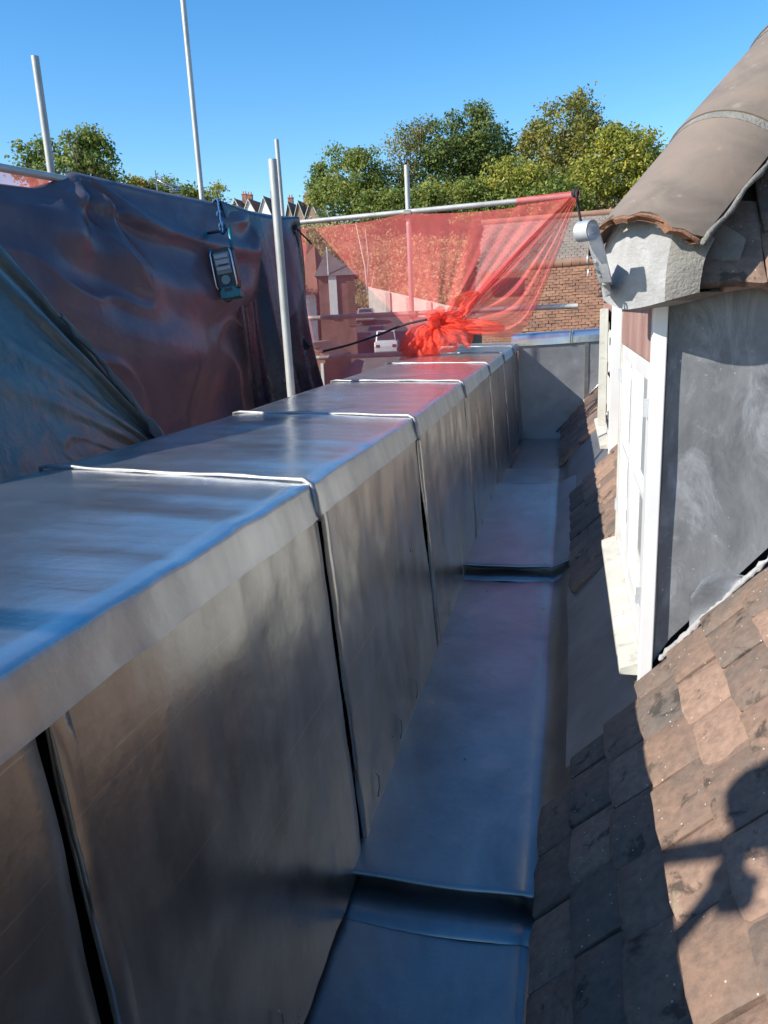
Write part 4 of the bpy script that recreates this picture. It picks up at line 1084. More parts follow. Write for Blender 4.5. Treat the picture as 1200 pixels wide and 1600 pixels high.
rope('rope', 'dark rope sagging across the net from brick pier to knot', [at(505, 549, 7.39), at(545, 539, 7.39), at(590, 524, 7.37), at(630, 508, 7.33), at(668, 499, 7.26)], 0.011, ROPE_DARK, cat='rope')

# ------------------------------------------------------------------ work light hanging on the brown tarpaulin
lp = np.array(at(353, 424, 5.83))
wl = thing('work_light', 'teal and grey cordless site lamp hanging tilted by its handle from a blue rope', 'work light', lp, (0, 0, 0))
wl.rotation_euler = Euler((math.radians(-4), math.radians(-8), math.radians(12)))
def lb(x, z, w, h, y, d, name, mat, bv=0.004, tz=0): return MB().box((x, y, z), (w, d, h)).build(name, mat, wl, bevel=bv)
MB().prism([(-0.060, -0.10), (0.060, -0.10), (0.068, -0.06), (0.066, 0.10), (0.052, 0.125), (-0.052, 0.125), (-0.066, 0.10), (-0.068, -0.06)], lambda p: (p[0], -0.035, p[1]), lambda p: (p[0], 0.05, p[1])).build('lamp_body', BLACKP, wl, bevel=0.006)
MB().prism([(-0.042, -0.02), (0.042, -0.02), (0.047, 0.10), (-0.047, 0.10)], lambda p: (p[0], -0.046, p[1]), lambda p: (p[0], -0.030, p[1])).build('face_panel', GREYP, wl, bevel=0.003)
for q, (zz, hh) in enumerate(((0.078, 0.022), (0.046, 0.026), (0.012, 0.020))): lb(0, zz, 0.078, hh, -0.050, 0.008, 'louvre', mat_simple('pale_grey_plastic', (0.30, 0.32, 0.36), (0.38, 0.4, 0.44), 20, 0.4) if q == 0 else bpy.data.materials['pale_grey_plastic'], 0.002)
lb(0.004, 0.030, 0.055, 0.007, -0.0545, 0.003, 'print_strip', BLACKP, 0.0)
MB().tube([(0, -0.048, -0.052), (0, -0.036, -0.052)], 0.026, 20).build('lens', GLASS, wl, 40)
MB().prism([(-0.05, -0.155), (0.062, -0.155), (0.066, -0.125), (0.040, -0.09), (-0.034, -0.09), (-0.05, -0.115)], lambda p: (p[0], -0.055, p[1]), lambda p: (p[0], 0.055, p[1])).build('battery', TEAL, wl, bevel=0.006)
lb(0.004, -0.108, 0.045, 0.016, -0.056, 0.006, 'battery_label', BLACKP, 0.002)
for s in (-1, 1):
    MB().tube([(s * 0.050, -0.052, 0.115), (s * 0.058, -0.058, 0.095), (s * 0.060, -0.060, -0.08), (s * 0.052, -0.052, -0.10)], 0.0055, 8).build('guard_bar', CHROME, wl, 180)
    MB().tube([(s * 0.063, 0.0, 0.11), (s * 0.066, 0.0, 0.14), (s * 0.066, 0.0, 0.225)], 0.011, 8).build('handle_arm', TEAL, wl, 180)
MB().tube([(-0.066, 0, 0.222), (0.066, 0, 0.222)], 0.009, 8).build('handle_grip', BLACKP, wl, 180)
lb(-0.018, -0.162, 0.03, 0.016, -0.02, 0.05, 'foot', BLACKP, 0.003)
wl.scale = (1.36, 1.36, 1.36)
bpy.context.view_layer.update()
grip = wl.matrix_world @ Vector((0.03, 0, 0.222))
tp = out([rail_x(5.62) + 0.05, 5.62, 2.345])
rope('rope', 'blue rope tying the site lamp to the tarpaulin rail', [tp + np.array([-0.05, 0, -0.03]), tp, tp * 0.55 + np.array(grip) * 0.45, np.array(grip) + np.array([0, 0, 0.02]), np.array(grip) + np.array([0.0, 0.015, -0.012])], 0.010, ROPE_BLUE, [tp * 0.5 + np.array(grip) * 0.5, np.array(grip) + np.array([0, 0, 0.03]), grip], 'rope')

# ------------------------------------------------------------------ buildings beyond
def gz(x, y): return float(ground_z(x, y))
def gable_house(label, x, y, w, dpt, eave, ridge, wall, roofm, base=None, facing_gable=True, chim=(), wins=(), name='terraced_house', group=None, pots=2):
    b = gz(x, y) - 1.5 if base is None else base
    h = thing(name, label, 'house', (x, y, b), group=group)
    e, r = eave - b, ridge - b
    if facing_gable:
        MB().prism([(-w / 2, 0), (w / 2, 0), (w / 2, e), (0, r - 0.12), (-w / 2, e)], lambda p: (p[0], 0, p[1]), lambda p: (p[0], dpt, p[1])).build('wall', wall, h)
        o_ = 0.35; sl_ = (r - e) / (w / 2); rb = MB()
        for s in (-1, 1):
            rb.prism([(0, r), (s * (w / 2 + o_), e - sl_ * o_), (s * (w / 2 + o_), e - sl_ * o_ + 0.16), (0, r + 0.16)], lambda p: (p[0], -0.3, p[1]), lambda p: (p[0], dpt + 0.3, p[1]))
        rf = rb.build('roof', roofm, h)
        ba = MB()
        for s in (-1, 1): ba.prism([(0, r - 0.22), (s * (w / 2 + o_), e - sl_ * o_ - 0.2), (s * (w / 2 + o_), e - sl_ * o_ + 0.1), (0, r + 0.1)], lambda p: (p[0], -0.36, p[1]), lambda p: (p[0], -0.30, p[1]))
        ba.build('bargeboard', OLD_WHITE, h)
    else:
        MB().prism([(0, 0), (dpt, 0), (dpt, e), (dpt / 2, r - 0.12), (0, e)], lambda p: (-w / 2, p[0], p[1]), lambda p: (w / 2, p[0], p[1])).build('wall', wall, h)
        sl_ = (r - e) / (dpt / 2); rb = MB()
        for s0, s1 in ((-0.35, dpt / 2), (dpt + 0.35, dpt / 2)):
            zlo = e - sl_ * 0.35
            rb.prism([(s0, zlo), (s1, r), (s1, r + 0.16), (s0, zlo + 0.16)], lambda p: (-w / 2 - 0.2, p[0], p[1]), lambda p: (w / 2 + 0.2, p[0], p[1]))
        rf = rb.build('roof', roofm, h)
    for cx, cy in chim:
        ch = MB().box((cx, cy, r + 0.3), (1.1, 0.7, 2.2)).box((cx, cy, r + 1.35), (1.25, 0.85, 0.2)).build('chimney', BRICK_RED, h)
        for q in range(pots): MB().tube([(cx - 0.3 + 0.6 * q / max(1, pots - 1), cy, r + 1.4), (cx - 0.3 + 0.6 * q / max(1, pots - 1), cy, r + 2.05)], [0.17, 0.13], 8).build('chimney_pot', POT, h)
    for wx, wz, ww, wh in wins:
        f_ = MB().box((wx, -0.03, wz - b), (ww + 0.25, 0.1, wh + 0.25)).build('window', RENDER_WHITE, h)
        for s in (-1, 1): MB().box((wx + s * ww / 4, -0.09, wz - b), (ww / 2 - 0.1, 0.03, wh)).build('pane', GLASS, f_)
    return h
# terraces on the skyline
YT = 168
def tz(py, y=YT, px=400): return at(px, py, y)[2]
grp = 'terraced houses on the skyline'
for (pl, pr, ptop, peave, roofm, wall, lab, ch) in (
        (357, 380, 311, 332, SLATE, BRICK_BROWN, 'grey-roofed skyline house at the outer end of the terrace by the small bare tree', 1),
        (378, 402, 311, 334, REDROOF, RENDER_WHITE, 'skyline house with an orange-red roof and white gable', -1),
        (402, 426, 307, 336, SLATE, RENDER_WHITE, 'grey-slated skyline house with white walls nearest the pale free-standing pole', 1),
        (444, 460, 316, 342, SLATE, BRICK_BROWN, 'brown brick skyline house next to the thin pole', -1),
        (458, 477, 314, 340, SLATE, BRICK_BROWN, 'brown brick skyline house in the middle of the row above the net rail', 1),
        (475, 499, 312, 340, SLATE, BRICK_BROWN, 'brown brick skyline house at the end touching the round tree', -1)):
    a, b = at(pl, peave, YT), at(pr, peave, YT); w = b[0] - a[0] - 0.5; cx = (a[0] + b[0]) / 2
    gable_house(lab, cx, YT, w, 8, a[2], tz(ptop, YT, (pl + pr) / 2), wall, roofm, a[2] - 8, True, [(ch * w * 0.32, 3.5)], [(-w * 0.2, a[2] - 1.6, 0.9, 1.6), (w * 0.22, a[2] - 1.6, 0.9, 1.6)], group=grp)
# hip-roofed house behind the net
YH = 62
a, b = at(446, 463, YH), at(499, 463, YH)
hb = thing('hipped_house', 'white-walled house with a big red hipped roof behind the red net', 'house', (0, YH, 0))
zb_, ze_, zr_ = gz(a[0], YH) - 2, a[2], at(470, 384, YH + 3)[2]
x0, x1 = a[0] - 1.2, b[0]
MB().span((x0 + 0.3, 0, zb_), (x1 - 0.3, 7, ze_)).build('wall', RENDER_WHITE, hb)
MB().add([(x0, -0.3, ze_), (x1, -0.3, ze_), (x1, 7.3, ze_), (x0, 7.3, ze_), (x0 + 1.6, 3, zr_), (x1 - 1.3, 3.6, zr_)], [(0, 1, 5, 4), (1, 2, 5), (2, 3, 4, 5), (3, 0, 4), (0, 3, 2, 1)]).build('roof', REDROOF, hb)
MB().box((x1 - 0.9, -0.1, ze_ - 0.05), (1.2, 0.25, 0.2)).build('gutter', RENDER_WHITE, hb)
for xx in (x1 - 2.2, ): 
    f_ = MB().box((xx, -0.03, ze_ - 1.6), (1.1, 0.1, 1.1)).build('window', RENDER_WHITE, hb); MB().box((xx, -0.09, ze_ - 1.6), (0.85, 0.03, 0.85)).build('pane', GLASS, f_)
# brick gable with a white pipe
YG = 58
a, b = at(498, 430, YG), at(555, 430, YG)
hb0 = gz(a[0], YG) - 2
h2 = thing('brick_house', 'narrow red brick house with a white panel down its face and a pointed slate roof', 'house', ((a[0] + b[0]) / 2, YG, hb0))
hw, he, hr = (b[0] - a[0]) / 2, a[2] - hb0, at(505, 392, YG + 1.5)[2] - hb0
h2.rotation_euler.z = math.radians(15)
MB().span((-hw, 0, 0), (hw - 0.15, 6.5, he)).build('wall', BRICK_RED, h2)
MB().add([(-hw - 0.25, -0.3, he - 0.1), (hw + 0.25, -0.3, he - 0.1), (hw + 0.25, 6.8, he - 0.1), (-hw - 0.25, 6.8, he - 0.1), (-hw * 0.55, 1.6, hr), (-hw * 0.75, 5.2, hr)], [(0, 1, 4), (1, 2, 5, 4), (2, 3, 5), (3, 0, 4, 5), (0, 3, 2, 1)]).build('roof', SLATE, h2)
for q in range(24): MB().box((hw - 0.45, -0.03, he - 0.3 - 0.15 * q), (0.62, 0.08, 0.075)).build('quoin_brick', BRICK_ORANGE, h2)
pp = at(519, 430, YG); pq = at(522, 497, YG)
MB().box(((pp[0] - h2.location.x) * 0.97, -0.08, (pp[2] + pq[2]) / 2 - h2.location.z), (0.6, 0.12, pp[2] - pq[2])).build('white_panel', RENDER_WHITE, h2)
MB().tube([(pp[0] - h2.location.x - 0.25, -0.2, pp[2] - h2.location.z + 2.0), (pp[0] - h2.location.x - 0.25, -0.2, pp[2] - h2.location.z)], 0.05, 8).build('vent_pipe', RENDER_WHITE, h2)
# brick pier and low wing nearer by
YP = 27
a, b = at(452, 545, YP), at(507, 545, YP)
bp = thing('brick_outbuilding', 'orange brick outbuilding with stepped tile coping below the scaffold', 'outbuilding', (0, YP, 0))
zt = a[2]; zb_ = -7.2
MB().prism([(a[0] - 2, zb_), (b[0], zb_), (b[0], zt - 0.35), (a[0] + 0.55, zt + 0.15), (a[0] - 2, zt + 0.15)], lambda p: (p[0], 0, p[1]), lambda p: (p[0], 3.5, p[1])).build('wall', BRICK_ORANGE, bp)
for q in range(4):
    u = q / 3.5; xx = a[0] + 0.65 + (b[0] - a[0] - 0.6) * u
    MB().box((xx, 0.1, zt + 0.17 - 0.48 * u), (0.30, 0.5, 0.07), (0, 0.5, 0)).build('coping_tile', POT, bp)
MB().box((b[0] - 0.1, -0.06, zt - 1.1), (0.1, 0.1, 1.1)).build('downpipe', RENDER_WHITE, bp)
MB().span((b[0], 0.5, zb_), (b[0] + 6.5, 5, zt - 1.35)).build('wing_wall', BRICK_RED, bp)
MB().add([(b[0], 0.3, zt - 1.35), (b[0] + 6.6, 0.3, zt - 1.35), (b[0] + 6.6, 5.2, zt - 0.5), (b[0], 5.2, zt - 0.5)], [(0, 1, 2, 3)]).build('wing_roof', SLATE, bp)
# broad old tiled roof behind the end of the gutter
YR = 22
rf = thing('old_tiled_building', 'broad old building with rough orange clay tiles beyond the gutter end', 'building', (0, YR, 0))
def tile_slope(pl_top, pr_top, pl_bot, gauge, tw, mat, name, seed, thick=0.025, overlap=1.6, jitter=0.012):
    """rows of small tiles with their own edges, joined into one part"""
    A, B, Cc = np.array(pl_top, float), np.array(pr_top, float), np.array(pl_bot, float)
    du = B - A; L = np.linalg.norm(du); du /= L; dn = Cc - A; Hh = np.linalg.norm(dn); dn /= Hh
    nn = np.cross(du, dn); nn /= np.linalg.norm(nn)
    if nn[1] > 0: nn = -nn
    r = random.Random(seed); mb = MB(); rows = int(Hh / gauge)
    for k in range(rows):
        x = -(k % 2) * tw / 2
        while x < L:
            w = tw * r.uniform(0.86, 0.99); j = r.uniform(-jitter, jitter); t_ = thick * r.uniform(0.7, 1.5)
            c = A + du * x + dn * ((k + 1) * gauge + j)
            x0, x1 = 0.0, w
            p = [c + du * x0 + nn * t_, c + du * x1 + nn * (t_ * r.uniform(0.7, 1.2)), c + du * x1 - dn * gauge * overlap + nn * 0.004, c + du * x0 - dn * gauge * overlap + nn * 0.004, c + du * x0 - nn * 0.01, c + du * x1 - nn * 0.01]
            mb.add(p, [(0, 1, 2, 3), (4, 5, 1, 0), (4, 0, 3), (5, 2, 1)])
            x += tw
    o = mb.build(name, mat, rf, recalc=False); o['kind'] = 'stuff'; o.location = (0, -YR, 0); return o
tA, tB = at(826, 418, YR), at(990, 404, YR)
tC = np.array(tA) + np.array([0.0, -2.05, -2.45])
tile_slope(tA, tB, tC, 0.098, 0.165, FAR_TILE, 'tile_slope', 5)
MB().add([np.array(tA) + (0, 0.03, -0.03), np.array(tB) + (0, 0.03, -0.03), np.array(tB) + (0, -2.02, -2.48), np.array(tC) + (0, 0.03, -0.03)], [(0, 1, 2, 3)]).build('slope_backing', UNDERLAY, rf).location = (0, -YR, 0)
mb = MB()
for q in range(12):
    p = np.array(tA) + (np.array(tB) - np.array(tA)) * (q / 12.0); p2 = np.array(tA) + (np.array(tB) - np.array(tA)) * ((q + 0.94) / 12.0)
    mb.tube([p + (0, 0, 0.02 + 0.01 * (q % 2)), p2 + (0, 0, 0.02)], 0.13, 10)
mb.build('ridge_tile', mat_simple('orange_ridge_tile', (0.2, 0.11, 0.075), (0.3, 0.175, 0.115), 3, 0.9), rf, 40).location = (0, -YR, 0)
# grey lichened upper roof
YU = 30
uA, uB, uC = np.array(at(752, 349, YU)), np.array(at(1010, 327, YU)), np.array(at(735, 452, YU - 4.4))
uC = uA + np.array([-0.15, -3.4, -3.6])
tile_slope(uA, uB, uC, 0.13, 0.2, FAR_TILE_GREY, 'upper_slope', 9, 0.014)
MB().add([uA + (0, 0.05, -0.04), uB + (0, 0.05, -0.04), uB + (0, -3.35, -3.64), uC + (0, 0.05, -0.04)], [(0, 1, 2, 3)]).build('slope_backing', UNDERLAY, rf).location = (0, -YR, 0)
MB().tube([uA, uB], 0.12, 10).build('ridge_tile', bpy.data.materials['orange_ridge_tile'], rf, 40).location = (0, -YR, 0)
MB().add([uA + (0, 0.06, -0.05), uC + (0, 0.06, -0.05), (uC[0], uC[1], -4), (uA[0], uA[1] + 3, -4), uA + (0, 3.5, -3.6)], [(0, 1, 2, 3, 4)]).build('gable_wall', BRICK_BROWN, rf).location = (0, -YR, 0)
# brick front below the upper slope, with a dark opening
wA, wB = np.array(at(752, 436, 25.5)), np.array(at(826, 432, 25.5))
MB().span((wA[0], 25.5, -6), (wB[0] + 0.3, 26.0, wA[2] + 0.2)).build('wall', BRICK_ORANGE, rf).location = (0, -YR, 0)
oA, oB = np.array(at(768, 436, 25.44)), np.array(at(822, 458, 25.44))
MB().span((oA[0], 25.42, oB[2]), (oB[0], 25.49, oA[2])).build('opening', DARK, rf).location = (0, -YR, 0)
MB().span((wB[0] - 0.1, 22.0, -6), (wB[0] + 0.08, 25.4, tA[2] - 1.3)).build('corner_pier', BRICK_BROWN, rf).location = (0, -YR, 0)
MB().span((tA[0] + 0.1, 22.05, -7), (tB[0], 22.4, tA[2] - 0.2)).build('lower_wall', BRICK_ORANGE, rf).location = (0, -YR, 0)
MB().span((wA[0] - 0.2, 19.6, -7), (tB[0], 19.9, tC[2] + 0.02)).build('front_wall', BRICK_ORANGE, rf).location = (0, -YR, 0)

# retaining wall along the foot of the bank
YW = 88
rw = thing('retaining_wall', 'pale concrete retaining wall with buttresses at the foot of the bank', 'retaining wall')
n = 7
for i in range(n):
    pa, pb = at(575 + 32 * i, 448 + 7.5 * i, YW - 2.3 * i), at(575 + 32 * (i + 1), 448 + 7.5 * (i + 1), YW - 2.3 * (i + 1))
    base = min(gz(pa[0], pa[1]), gz(pb[0], pb[1])) - 1.5
    MB().add([(pa[0], pa[1], base), (pb[0], pb[1], base), (pb[0], pb[1], pb[2]), (pa[0], pa[1], pa[2]), (pa[0], pa[1] + 0.4, base), (pb[0], pb[1] + 0.4, base), (pb[0], pb[1] + 0.4, pb[2]), (pa[0], pa[1] + 0.4, pa[2])], [(0, 1, 2, 3), (5, 4, 7, 6), (3, 2, 6, 7), (4, 0, 3, 7), (1, 5, 6, 2)]).build('wall_panel', CONCRETE, rw)
    MB().span((pb[0] - 0.25, pb[1] - 0.5, base), (pb[0] + 0.25, pb[1] + 0.1, pb[2] - 0.1)).build('buttress', CONCRETE, rw)

# parked cars on the street
def car(label, x, y, rz, paint, van=False):
    c = thing('parked_car', label, 'car', (x, y, gz(x, y) + 0.06), (0, 0, rz), 'cars parked up the street')
    L, Wd = (4.3, 1.76); h0, h1 = (0.95, 1.46) if not van else (1.1, 1.9)
    side = [(-L / 2, 0.35), (-L / 2 + 0.1, 0.25), (L / 2 - 0.1, 0.25), (L / 2, 0.4), (L / 2 - 0.05, 0.72), (L / 2 - 0.9, h0), (-L / 2 + 0.12, h0), (-L / 2, 0.75)]
    MB().prism(side, lambda p: (-Wd / 2, p[0], p[1]), lambda p: (Wd / 2, p[0], p[1])).build('body', paint, c, bevel=0.06)
    cab = [(-L / 2 + 0.2, h0 - 0.02), (L / 2 - 1.0, h0 - 0.02), (L / 2 - 1.75, h1), (-L / 2 + 0.55, h1)]
    MB().prism(cab, lambda p: (-Wd / 2 + 0.10 + 0.1 * (p[1] > h0), p[0], p[1]), lambda p: (Wd / 2 - 0.10 - 0.1 * (p[1] > h0), p[0], p[1])).build('cabin', paint, c, bevel=0.05)
    for s in (-1, 1):
        MB().prism([(-L / 2 + 0.5, h0 + 0.05), (L / 2 - 1.25, h0 + 0.05), (L / 2 - 1.8, h1 - 0.09), (-L / 2 + 0.68, h1 - 0.09)], lambda p: (s * (Wd / 2 - 0.145), p[0], p[1]), lambda p: (s * (Wd / 2 - 0.09 - 0.08 * (p[1] > h0 + 0.1)), p[0], p[1])).build('side_window', GLASS, c)
        for yy_ in (-1.3, 1.3):
            w_ = MB().tube([(s * (Wd / 2 - 0.2), yy_, 0.31), (s * (Wd / 2 + 0.01), yy_, 0.31)], 0.31, 16).build('wheel', BLACKP, c, 40)
            MB().tube([(s * (Wd / 2 + 0.005), yy_, 0.31), (s * (Wd / 2 + 0.02), yy_, 0.31)], 0.19, 12).build('rim', CHROME, w_, 40)
        MB().box((s * 0.62, -L / 2 - 0.0, 0.78), (0.26, 0.06, 0.2)).build('tail_light', mat_simple('red_lens', (0.3, 0.01, 0.01), (0.35, 0.02, 0.02), 5, 0.3) if 'red_lens' not in bpy.data.materials else bpy.data.materials['red_lens'], c)
    MB().prism([(-0.66, h0 + 0.12), (0.66, h0 + 0.12), (0.56, h1 - 0.08), (-0.56, h1 - 0.08)], lambda p: (p[0], -L / 2 + 0.16 + 0.36 * (p[1] - h0) / (h1 - h0), p[1]), lambda p: (p[0], -L / 2 + 0.22 + 0.36 * (p[1] - h0) / (h1 - h0), p[1])).build('rear_window', GLASS, c)
    return c
for px, py, y, paint, lab, v in ((573, 497, 78, CARPAINT_S, 'silver car parked farthest up the street beside the brick gable', False), (590, 503, 66, CARPAINT_W, 'white car with dark rear window parked just above the middle rail', False),
                               (604, 512, 60, CARPAINT_W, 'white van parked below the middle scaffold rail', True), (626, 541, 46, CARPAINT_D, 'dark car parked nearest, low behind the rope and net', False)):
    p = at(px, py, y); car(lab, p[0], y, math.radians(10), paint, v)

# aerial on its mast beyond the tarpaulin
ap = at(255, 300, 42)
ae = thing('tv_aerial', 'silver television aerial on a thin mast in front of the low trees', 'aerial', ap)
MB().tube([(-0.35, 0, -9), (-0.35, 0, 1.15)], 0.03, 8).build('mast', CHROME, ae, 180)
MB().tube([(-0.45, 0, 0.75), (0.75, 0.2, 0.05)], 0.025, 6).build('boom', CHROME, ae, 180)
for q in range(8):
    u = q / 7.0; c_ = Vector((-0.4, 0, 0.72)).lerp(Vector((0.72, 0.19, 0.07)), u)
    MB().tube([c_ + Vector((-0.16, -0.5, -0.12)), c_ + Vector((0.16, 0.5, 0.12))], 0.014, 5).build('element', CHROME, ae, 180)
for k_ in range(5): MB().tube([(0.55, -0.3, -0.35 + 0.14 * k_), (0.95, 0.3, -0.28 + 0.14 * k_)], 0.018, 5).build('reflector_rod', CHROME, ae, 180)

# ------------------------------------------------------------------ trees
def leaves(blobs, n_clump, per, size, rng, shell=0.55, spread=0.55):
    cs = []; 
    vol = np.array([b[3] * b[4] * b[5] for b in blobs]); pr = vol ** 0.62 / (vol ** 0.62).sum()
    ids = rng.choice(len(blobs), n_clump, p=pr)
    B = np.array(blobs)[ids]
    d = rng.normal(size=(n_clump, 3)); d /= np.linalg.norm(d, axis=1)[:, None]
    r = shell + (1 - shell) * rng.random(n_clump) ** 0.6
    r *= 0.82 + 0.36 * rng.random(n_clump)
    cl = B[:, :3] + d * r[:, None] * B[:, 3:6]
    c = np.repeat(cl, per, 0) + rng.normal(size=(n_clump * per, 3)) * spread * np.array([1, 1, 0.7])
    n = rng.normal(size=c.shape) + np.repeat(d, per, 0) * 0.8 + np.array([0, 0, 0.5]); n /= np.linalg.norm(n, axis=1)[:, None]
    t = np.cross(n, rng.normal(size=c.shape)); t /= np.linalg.norm(t, axis=1)[:, None]
    s = size * (0.6 + 0.8 * rng.random(len(c)))[:, None]
    return c, t * s, np.cross(n, t) * s, cl
def tree(label, y, blobs_px, mat, n_clump=300, per=14, size=0.26, spread=0.5, seed=1, name='broadleaf_tree', group=None, bare=0, base=None, shell=0.5, thin=0.0):
    """blobs_px: (px, py, rx_px, ry_px) measured in the photograph at distance y"""
    rng = np.random.default_rng(seed); k = y / F_PX; blobs = []
    extra = []
    for (px, py, rx, ry) in blobs_px:      # sprays that break up the outline
        for q in range(5):
            a = rng.uniform(0, 2 * math.pi); f = rng.uniform(0.24, 0.48)
            extra.append((px + rx * 0.95 * math.cos(a), py + ry * 0.95 * math.sin(a), max(4, rx * f), max(4, ry * f * 0.9)))
    main_px = blobs_px; blobs_px = list(blobs_px) + extra
    for (px, py, rx, ry) in blobs_px:
        c = at(px, py, y); blobs.append((c[0], c[1] + rng.uniform(-0.5, 0.5) * rx * k, c[2], rx * k, min(rx, ry) * k * 1.0, ry * k))
    big = max(blobs, key=lambda b: b[3] * b[5]); bx = np.mean([b[0] for b in blobs])
    bz = gz(bx, y) if base is None else base
    t = thing(name, label, 'tree', (bx, y, bz), group=group)
    org = np.array([bx, y, bz])
    mb = MB(); zt = big[2] - bz
    mb.tube([(0, 0, -0.5), (0.1, 0, zt * 0.35), (0.0, 0.1, zt * 0.75), ((big[0] - bx) * 0.9, 0, zt)], [0.028 * zt + 0.12, 0.022 * zt + 0.09, 0.016 * zt + 0.06, 0.05], 8)
    for b in blobs[:len(main_px)]:
        e = np.array(b[:3]) - org
        mid = np.array([e[0] * 0.45, e[1] * 0.4, max(0.3 * zt, e[2] * 0.62)])
        mb.tube([(0.05, 0, max(0.2 * zt, min(zt * 0.5, e[2] * 0.4))), mid, e], [0.012 * zt + 0.06, 0.010 * zt + 0.04, 0.03], 6)
        for q in range(5 + bare):
            d = rng.normal(size=3); d[2] = abs(d[2]) * 0.8; d /= np.linalg.norm(d)
            f = e + d * np.array(b[3:6]) * rng.uniform(0.7, 1.08)
            mb.tube([mid * 0.4 + e * 0.6, (mid + f) / 2 * 0.4 + (e + f) / 2 * 0.6 + rng.normal(size=3) * 0.15, f], [0.05 + 0.003 * zt, 0.035, 0.012], 5)
    mb.build('trunk', BARK, t, 60)
    size *= 0.82; per = int(per * 1.4)
    c, u, v, cl = leaves([(b[0] - bx, b[1] - y, b[2] - bz, b[3], b[4], b[5]) for b in blobs], n_clump, per, size, rng, shell, spread)
    quads('crown', c, u, v, mat, t)
    return t
GB = 'trees along the top of the bank'; GL = 'trees beyond the tarpaulin'
YB = 116
tree('round pale green tree standing at the edge of the skyline houses', 140, [(507, 285, 20, 24), (500, 300, 16, 20)], LEAF_MID, 170, 14, 0.34, 0.6, 31, group=GB)
tree('bushy mid-green tree directly above the upright pole and net rail', YB - 4, [(545, 285, 42, 42), (575, 272, 30, 36), (525, 315, 36, 28), (590, 310, 28, 32), (560, 250, 14, 14)], LEAF_MID, 620, 14, 0.27, 0.5, 32, group=GB)
tree('thin grey-green tree with bare branches showing beside the dark one', YB, [(630, 250, 26, 44), (640, 215, 22, 22), (660, 200, 14, 14), (625, 300, 26, 36)], LEAF_OLIVE, 300, 10, 0.22, 0.55, 33, group=GB, bare=14)
tree('tall dark green tree in the middle of the row on the bank', YB + 2, [(725, 245, 48, 50), (735, 200, 26, 32), (690, 230, 34, 34), (760, 260, 36, 44), (700, 290, 48, 42), (745, 178, 11, 16), (712, 190, 12, 14)], LEAF_DARK, 900, 14, 0.27, 0.48, 34, group=GB)
tree('low bright green tree filling the dip between the two tallest', YB - 6, [(790, 290, 42, 36), (755, 315, 40, 28), (825, 300, 34, 36), (680, 318, 40, 26)], LEAF_YELLOW, 620, 14, 0.27, 0.5, 35, group=GB)
tree('tallest olive tree with an autumn tint near the hip tile', YB + 2, [(880, 215, 44, 46), (912, 185, 24, 34), (850, 240, 36, 40), (890, 270, 52, 42), (925, 225, 34, 40), (832, 222, 12, 22), (908, 158, 10, 16)], LEAF_OLIVE, 950, 14, 0.27, 0.48, 36, group=GB)
tree('yellow-green tree rising just behind the brown hip tile', YB - 4, [(965, 262, 50, 44), (990, 235, 34, 26), (930, 290, 40, 38), (1010, 270, 34, 44), (955, 215, 18, 16)], LEAF_YELLOW, 850, 14, 0.27, 0.48, 37, group=GB)
tree('broad leafy tree closing the gap above the end of the net rail', YB - 9, [(640, 318, 46, 24), (720, 318, 60, 26), (860, 316, 60, 26), (790, 318, 50, 24), (580, 325, 40, 18)], LEAF_MID, 700, 14, 0.28, 0.5, 39, group=GB)
tree('deep green understorey tree showing between the trunks on the bank', YB + 8, [(660, 300, 50, 36), (770, 240, 30, 40), (815, 265, 30, 40), (850, 310, 50, 26)], LEAF_DARK, 520, 14, 0.3, 0.6, 38, group=GB)
tree('open-crowned tree behind the short pole at the peak of the tarpaulin', 52, [(112, 232, 40, 28), (70, 248, 38, 26), (140, 250, 38, 30), (105, 275, 60, 26), (40, 262, 24, 18), (168, 268, 26, 18), (130, 215, 26, 16)], LEAF_MID, 420, 12, 0.17, 0.26, 41, group=GL, base=-5, shell=0.35, bare=4)
tree('small rounded tree just above the tarpaulin edge beside the aerial', 70, [(208, 296, 22, 13), (222, 300, 14, 14)], LEAF_OLIVE, 150, 14, 0.19, 0.28, 42, group=GL, base=0)
tree('feathery spreading tree behind the television aerial', 72, [(258, 300, 26, 20), (285, 308, 30, 16), (305, 312, 20, 14), (240, 308, 16, 14)], LEAF_MID, 300, 14, 0.19, 0.3, 43, group=GL, base=0)
tree('tiny sparse tree with bare twigs next to the terrace', 90, [(342, 318, 18, 14), (336, 300, 12, 12), (350, 330, 18, 12)], LEAF_YELLOW, 90, 10, 0.19, 0.32, 44, group=GL, base=6, bare=12)

# dry undergrowth smothering the bank
def bank_px(n, rng, lo, hi):
    px = lo + (hi - lo) * rng.random(n); yy_ = 93 + 20 * rng.random(n)
    x = np.array([at(p, 400, y_)[0] for p, y_ in zip(px, yy_)]); z = ground_z(x, yy_)
    return np.stack([x, yy_, z], -1)
rng = np.random.default_rng(61)
cl = bank_px(1500, rng, 470, 1000)
cl[:, 2] += 2.2 * np.abs(fbm(cl[:, 0] / 2.6, cl[:, 2] / 2.2, 7, 3)) + 0.2
per = 26
c = np.repeat(cl, per, 0) + rng.normal(size=(len(cl) * per, 3)) * np.array([0.55, 0.5, 0.45])
n_ = rng.normal(size=c.shape) + np.array([0, -0.9, 0.6]); n_ /= np.linalg.norm(n_, axis=1)[:, None]
t_ = np.cross(n_, rng.normal(size=c.shape)); t_ /= np.linalg.norm(t_, axis=1)[:, None]
s_ = 0.2 * (0.5 + rng.random(len(c)))[:, None]
o = quads('undergrowth', c, t_ * s_, np.cross(n_, t_) * s_, LEAF_DRY); o['kind'] = 'stuff'
o['label'] = 'dry golden scrub covering the bank behind the net'
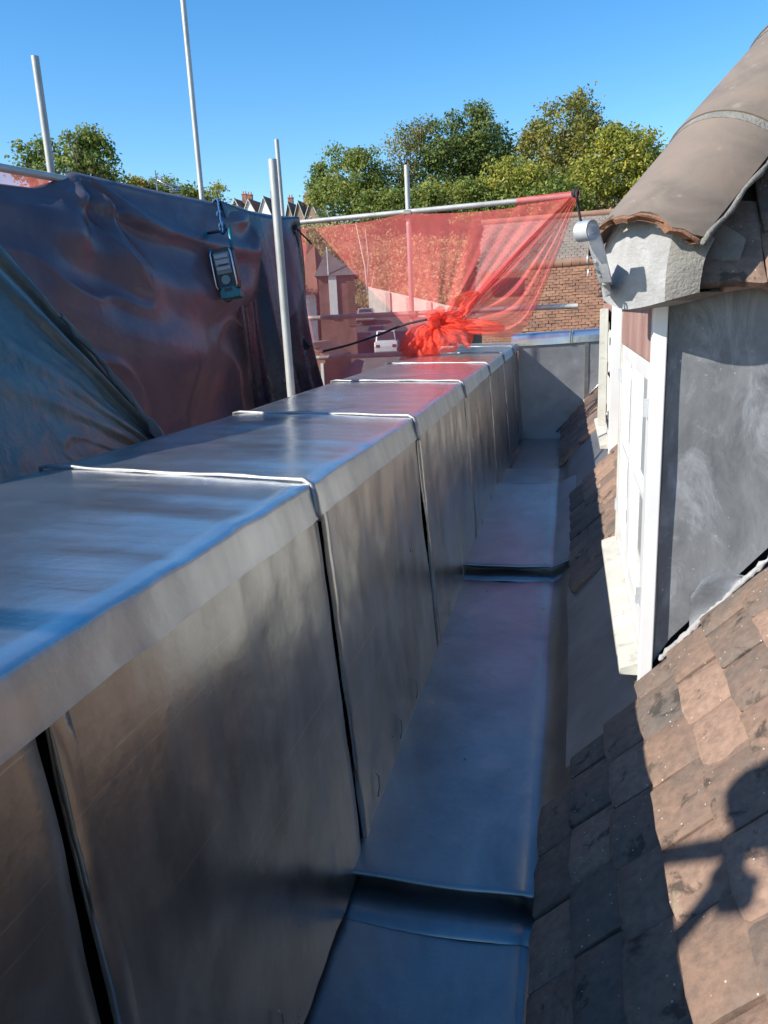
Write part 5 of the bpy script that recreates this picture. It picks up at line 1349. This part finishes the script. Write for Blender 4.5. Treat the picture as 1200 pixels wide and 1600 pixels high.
# dark ivy column on the verge of the upper roof
rng = np.random.default_rng(62)
iv = []
for q in range(300):
    u = rng.random(); p = np.array(at(746 - 16 * u, 352 + 105 * u, 27 - 1.2 * u)); iv.append(p + rng.normal(size=3) * np.array([0.07, 0.07, 0.1]))
iv = np.array(iv); c = np.repeat(iv, 10, 0) + rng.normal(size=(3000, 3)) * 0.05
n_ = rng.normal(size=c.shape) + np.array([0, -1, 0.3]); n_ /= np.linalg.norm(n_, axis=1)[:, None]
t_ = np.cross(n_, rng.normal(size=c.shape)); t_ /= np.linalg.norm(t_, axis=1)[:, None]
s_ = 0.06 * (0.5 + rng.random(len(c)))[:, None]
ivy = thing('climbing_ivy', 'dark ivy climbing the gable verge of the old tiled building', 'ivy')
quads('foliage', c, t_ * s_, np.cross(n_, t_) * s_, LEAF_IVY, ivy)
MB().tube([at(730, 462, 25.9), at(738, 410, 26.4), at(746, 354, 27.1)], [0.08, 0.06, 0.03], 7).build('stem', BARK, ivy, 180)
# two pale dead stems on the bank
for px, lab in ((572, 'pale dead tree with forked stem on the bank seen through the net'),):
    p = at(px, 445, 95); dt = thing('dead_tree', lab, 'tree', (p[0], p[1], gz(p[0], 95)))
    top = at(560, 350, 95); hgt = top[2] - gz(p[0], 95)
    MB().tube([(0.3, 0, 0), (0.0, 0, hgt * 0.5), (-0.9, 0, hgt)], [0.16, 0.12, 0.05], 7).tube([(0.15, 0, hgt * 0.3), (0.5, -0.1, hgt * 0.6), (0.2, 0, hgt * 0.95)], [0.1, 0.08, 0.04], 6).tube([(0.4, -0.1, hgt * 0.1), (1.1, 0, hgt * 0.45)], [0.1, 0.04], 6).build('trunk', CONCRETE, dt, 180)

# dry leaf scrap lying in the gutter
lf = MB().grid(np.array([[(0, 0, 0), (0.012, 0.004, 0.006), (0.02, 0.0, 0.002)], [(0.002, 0.012, 0.004), (0.012, 0.014, 0.009), (0.022, 0.01, 0.003)]])).build('dry_leaf', LEAF_DRY, None)
lf.location = (-0.10, 3.2, 0.185); tag(lf, 'curled dry leaf lying on the lead gutter floor', 'leaf')
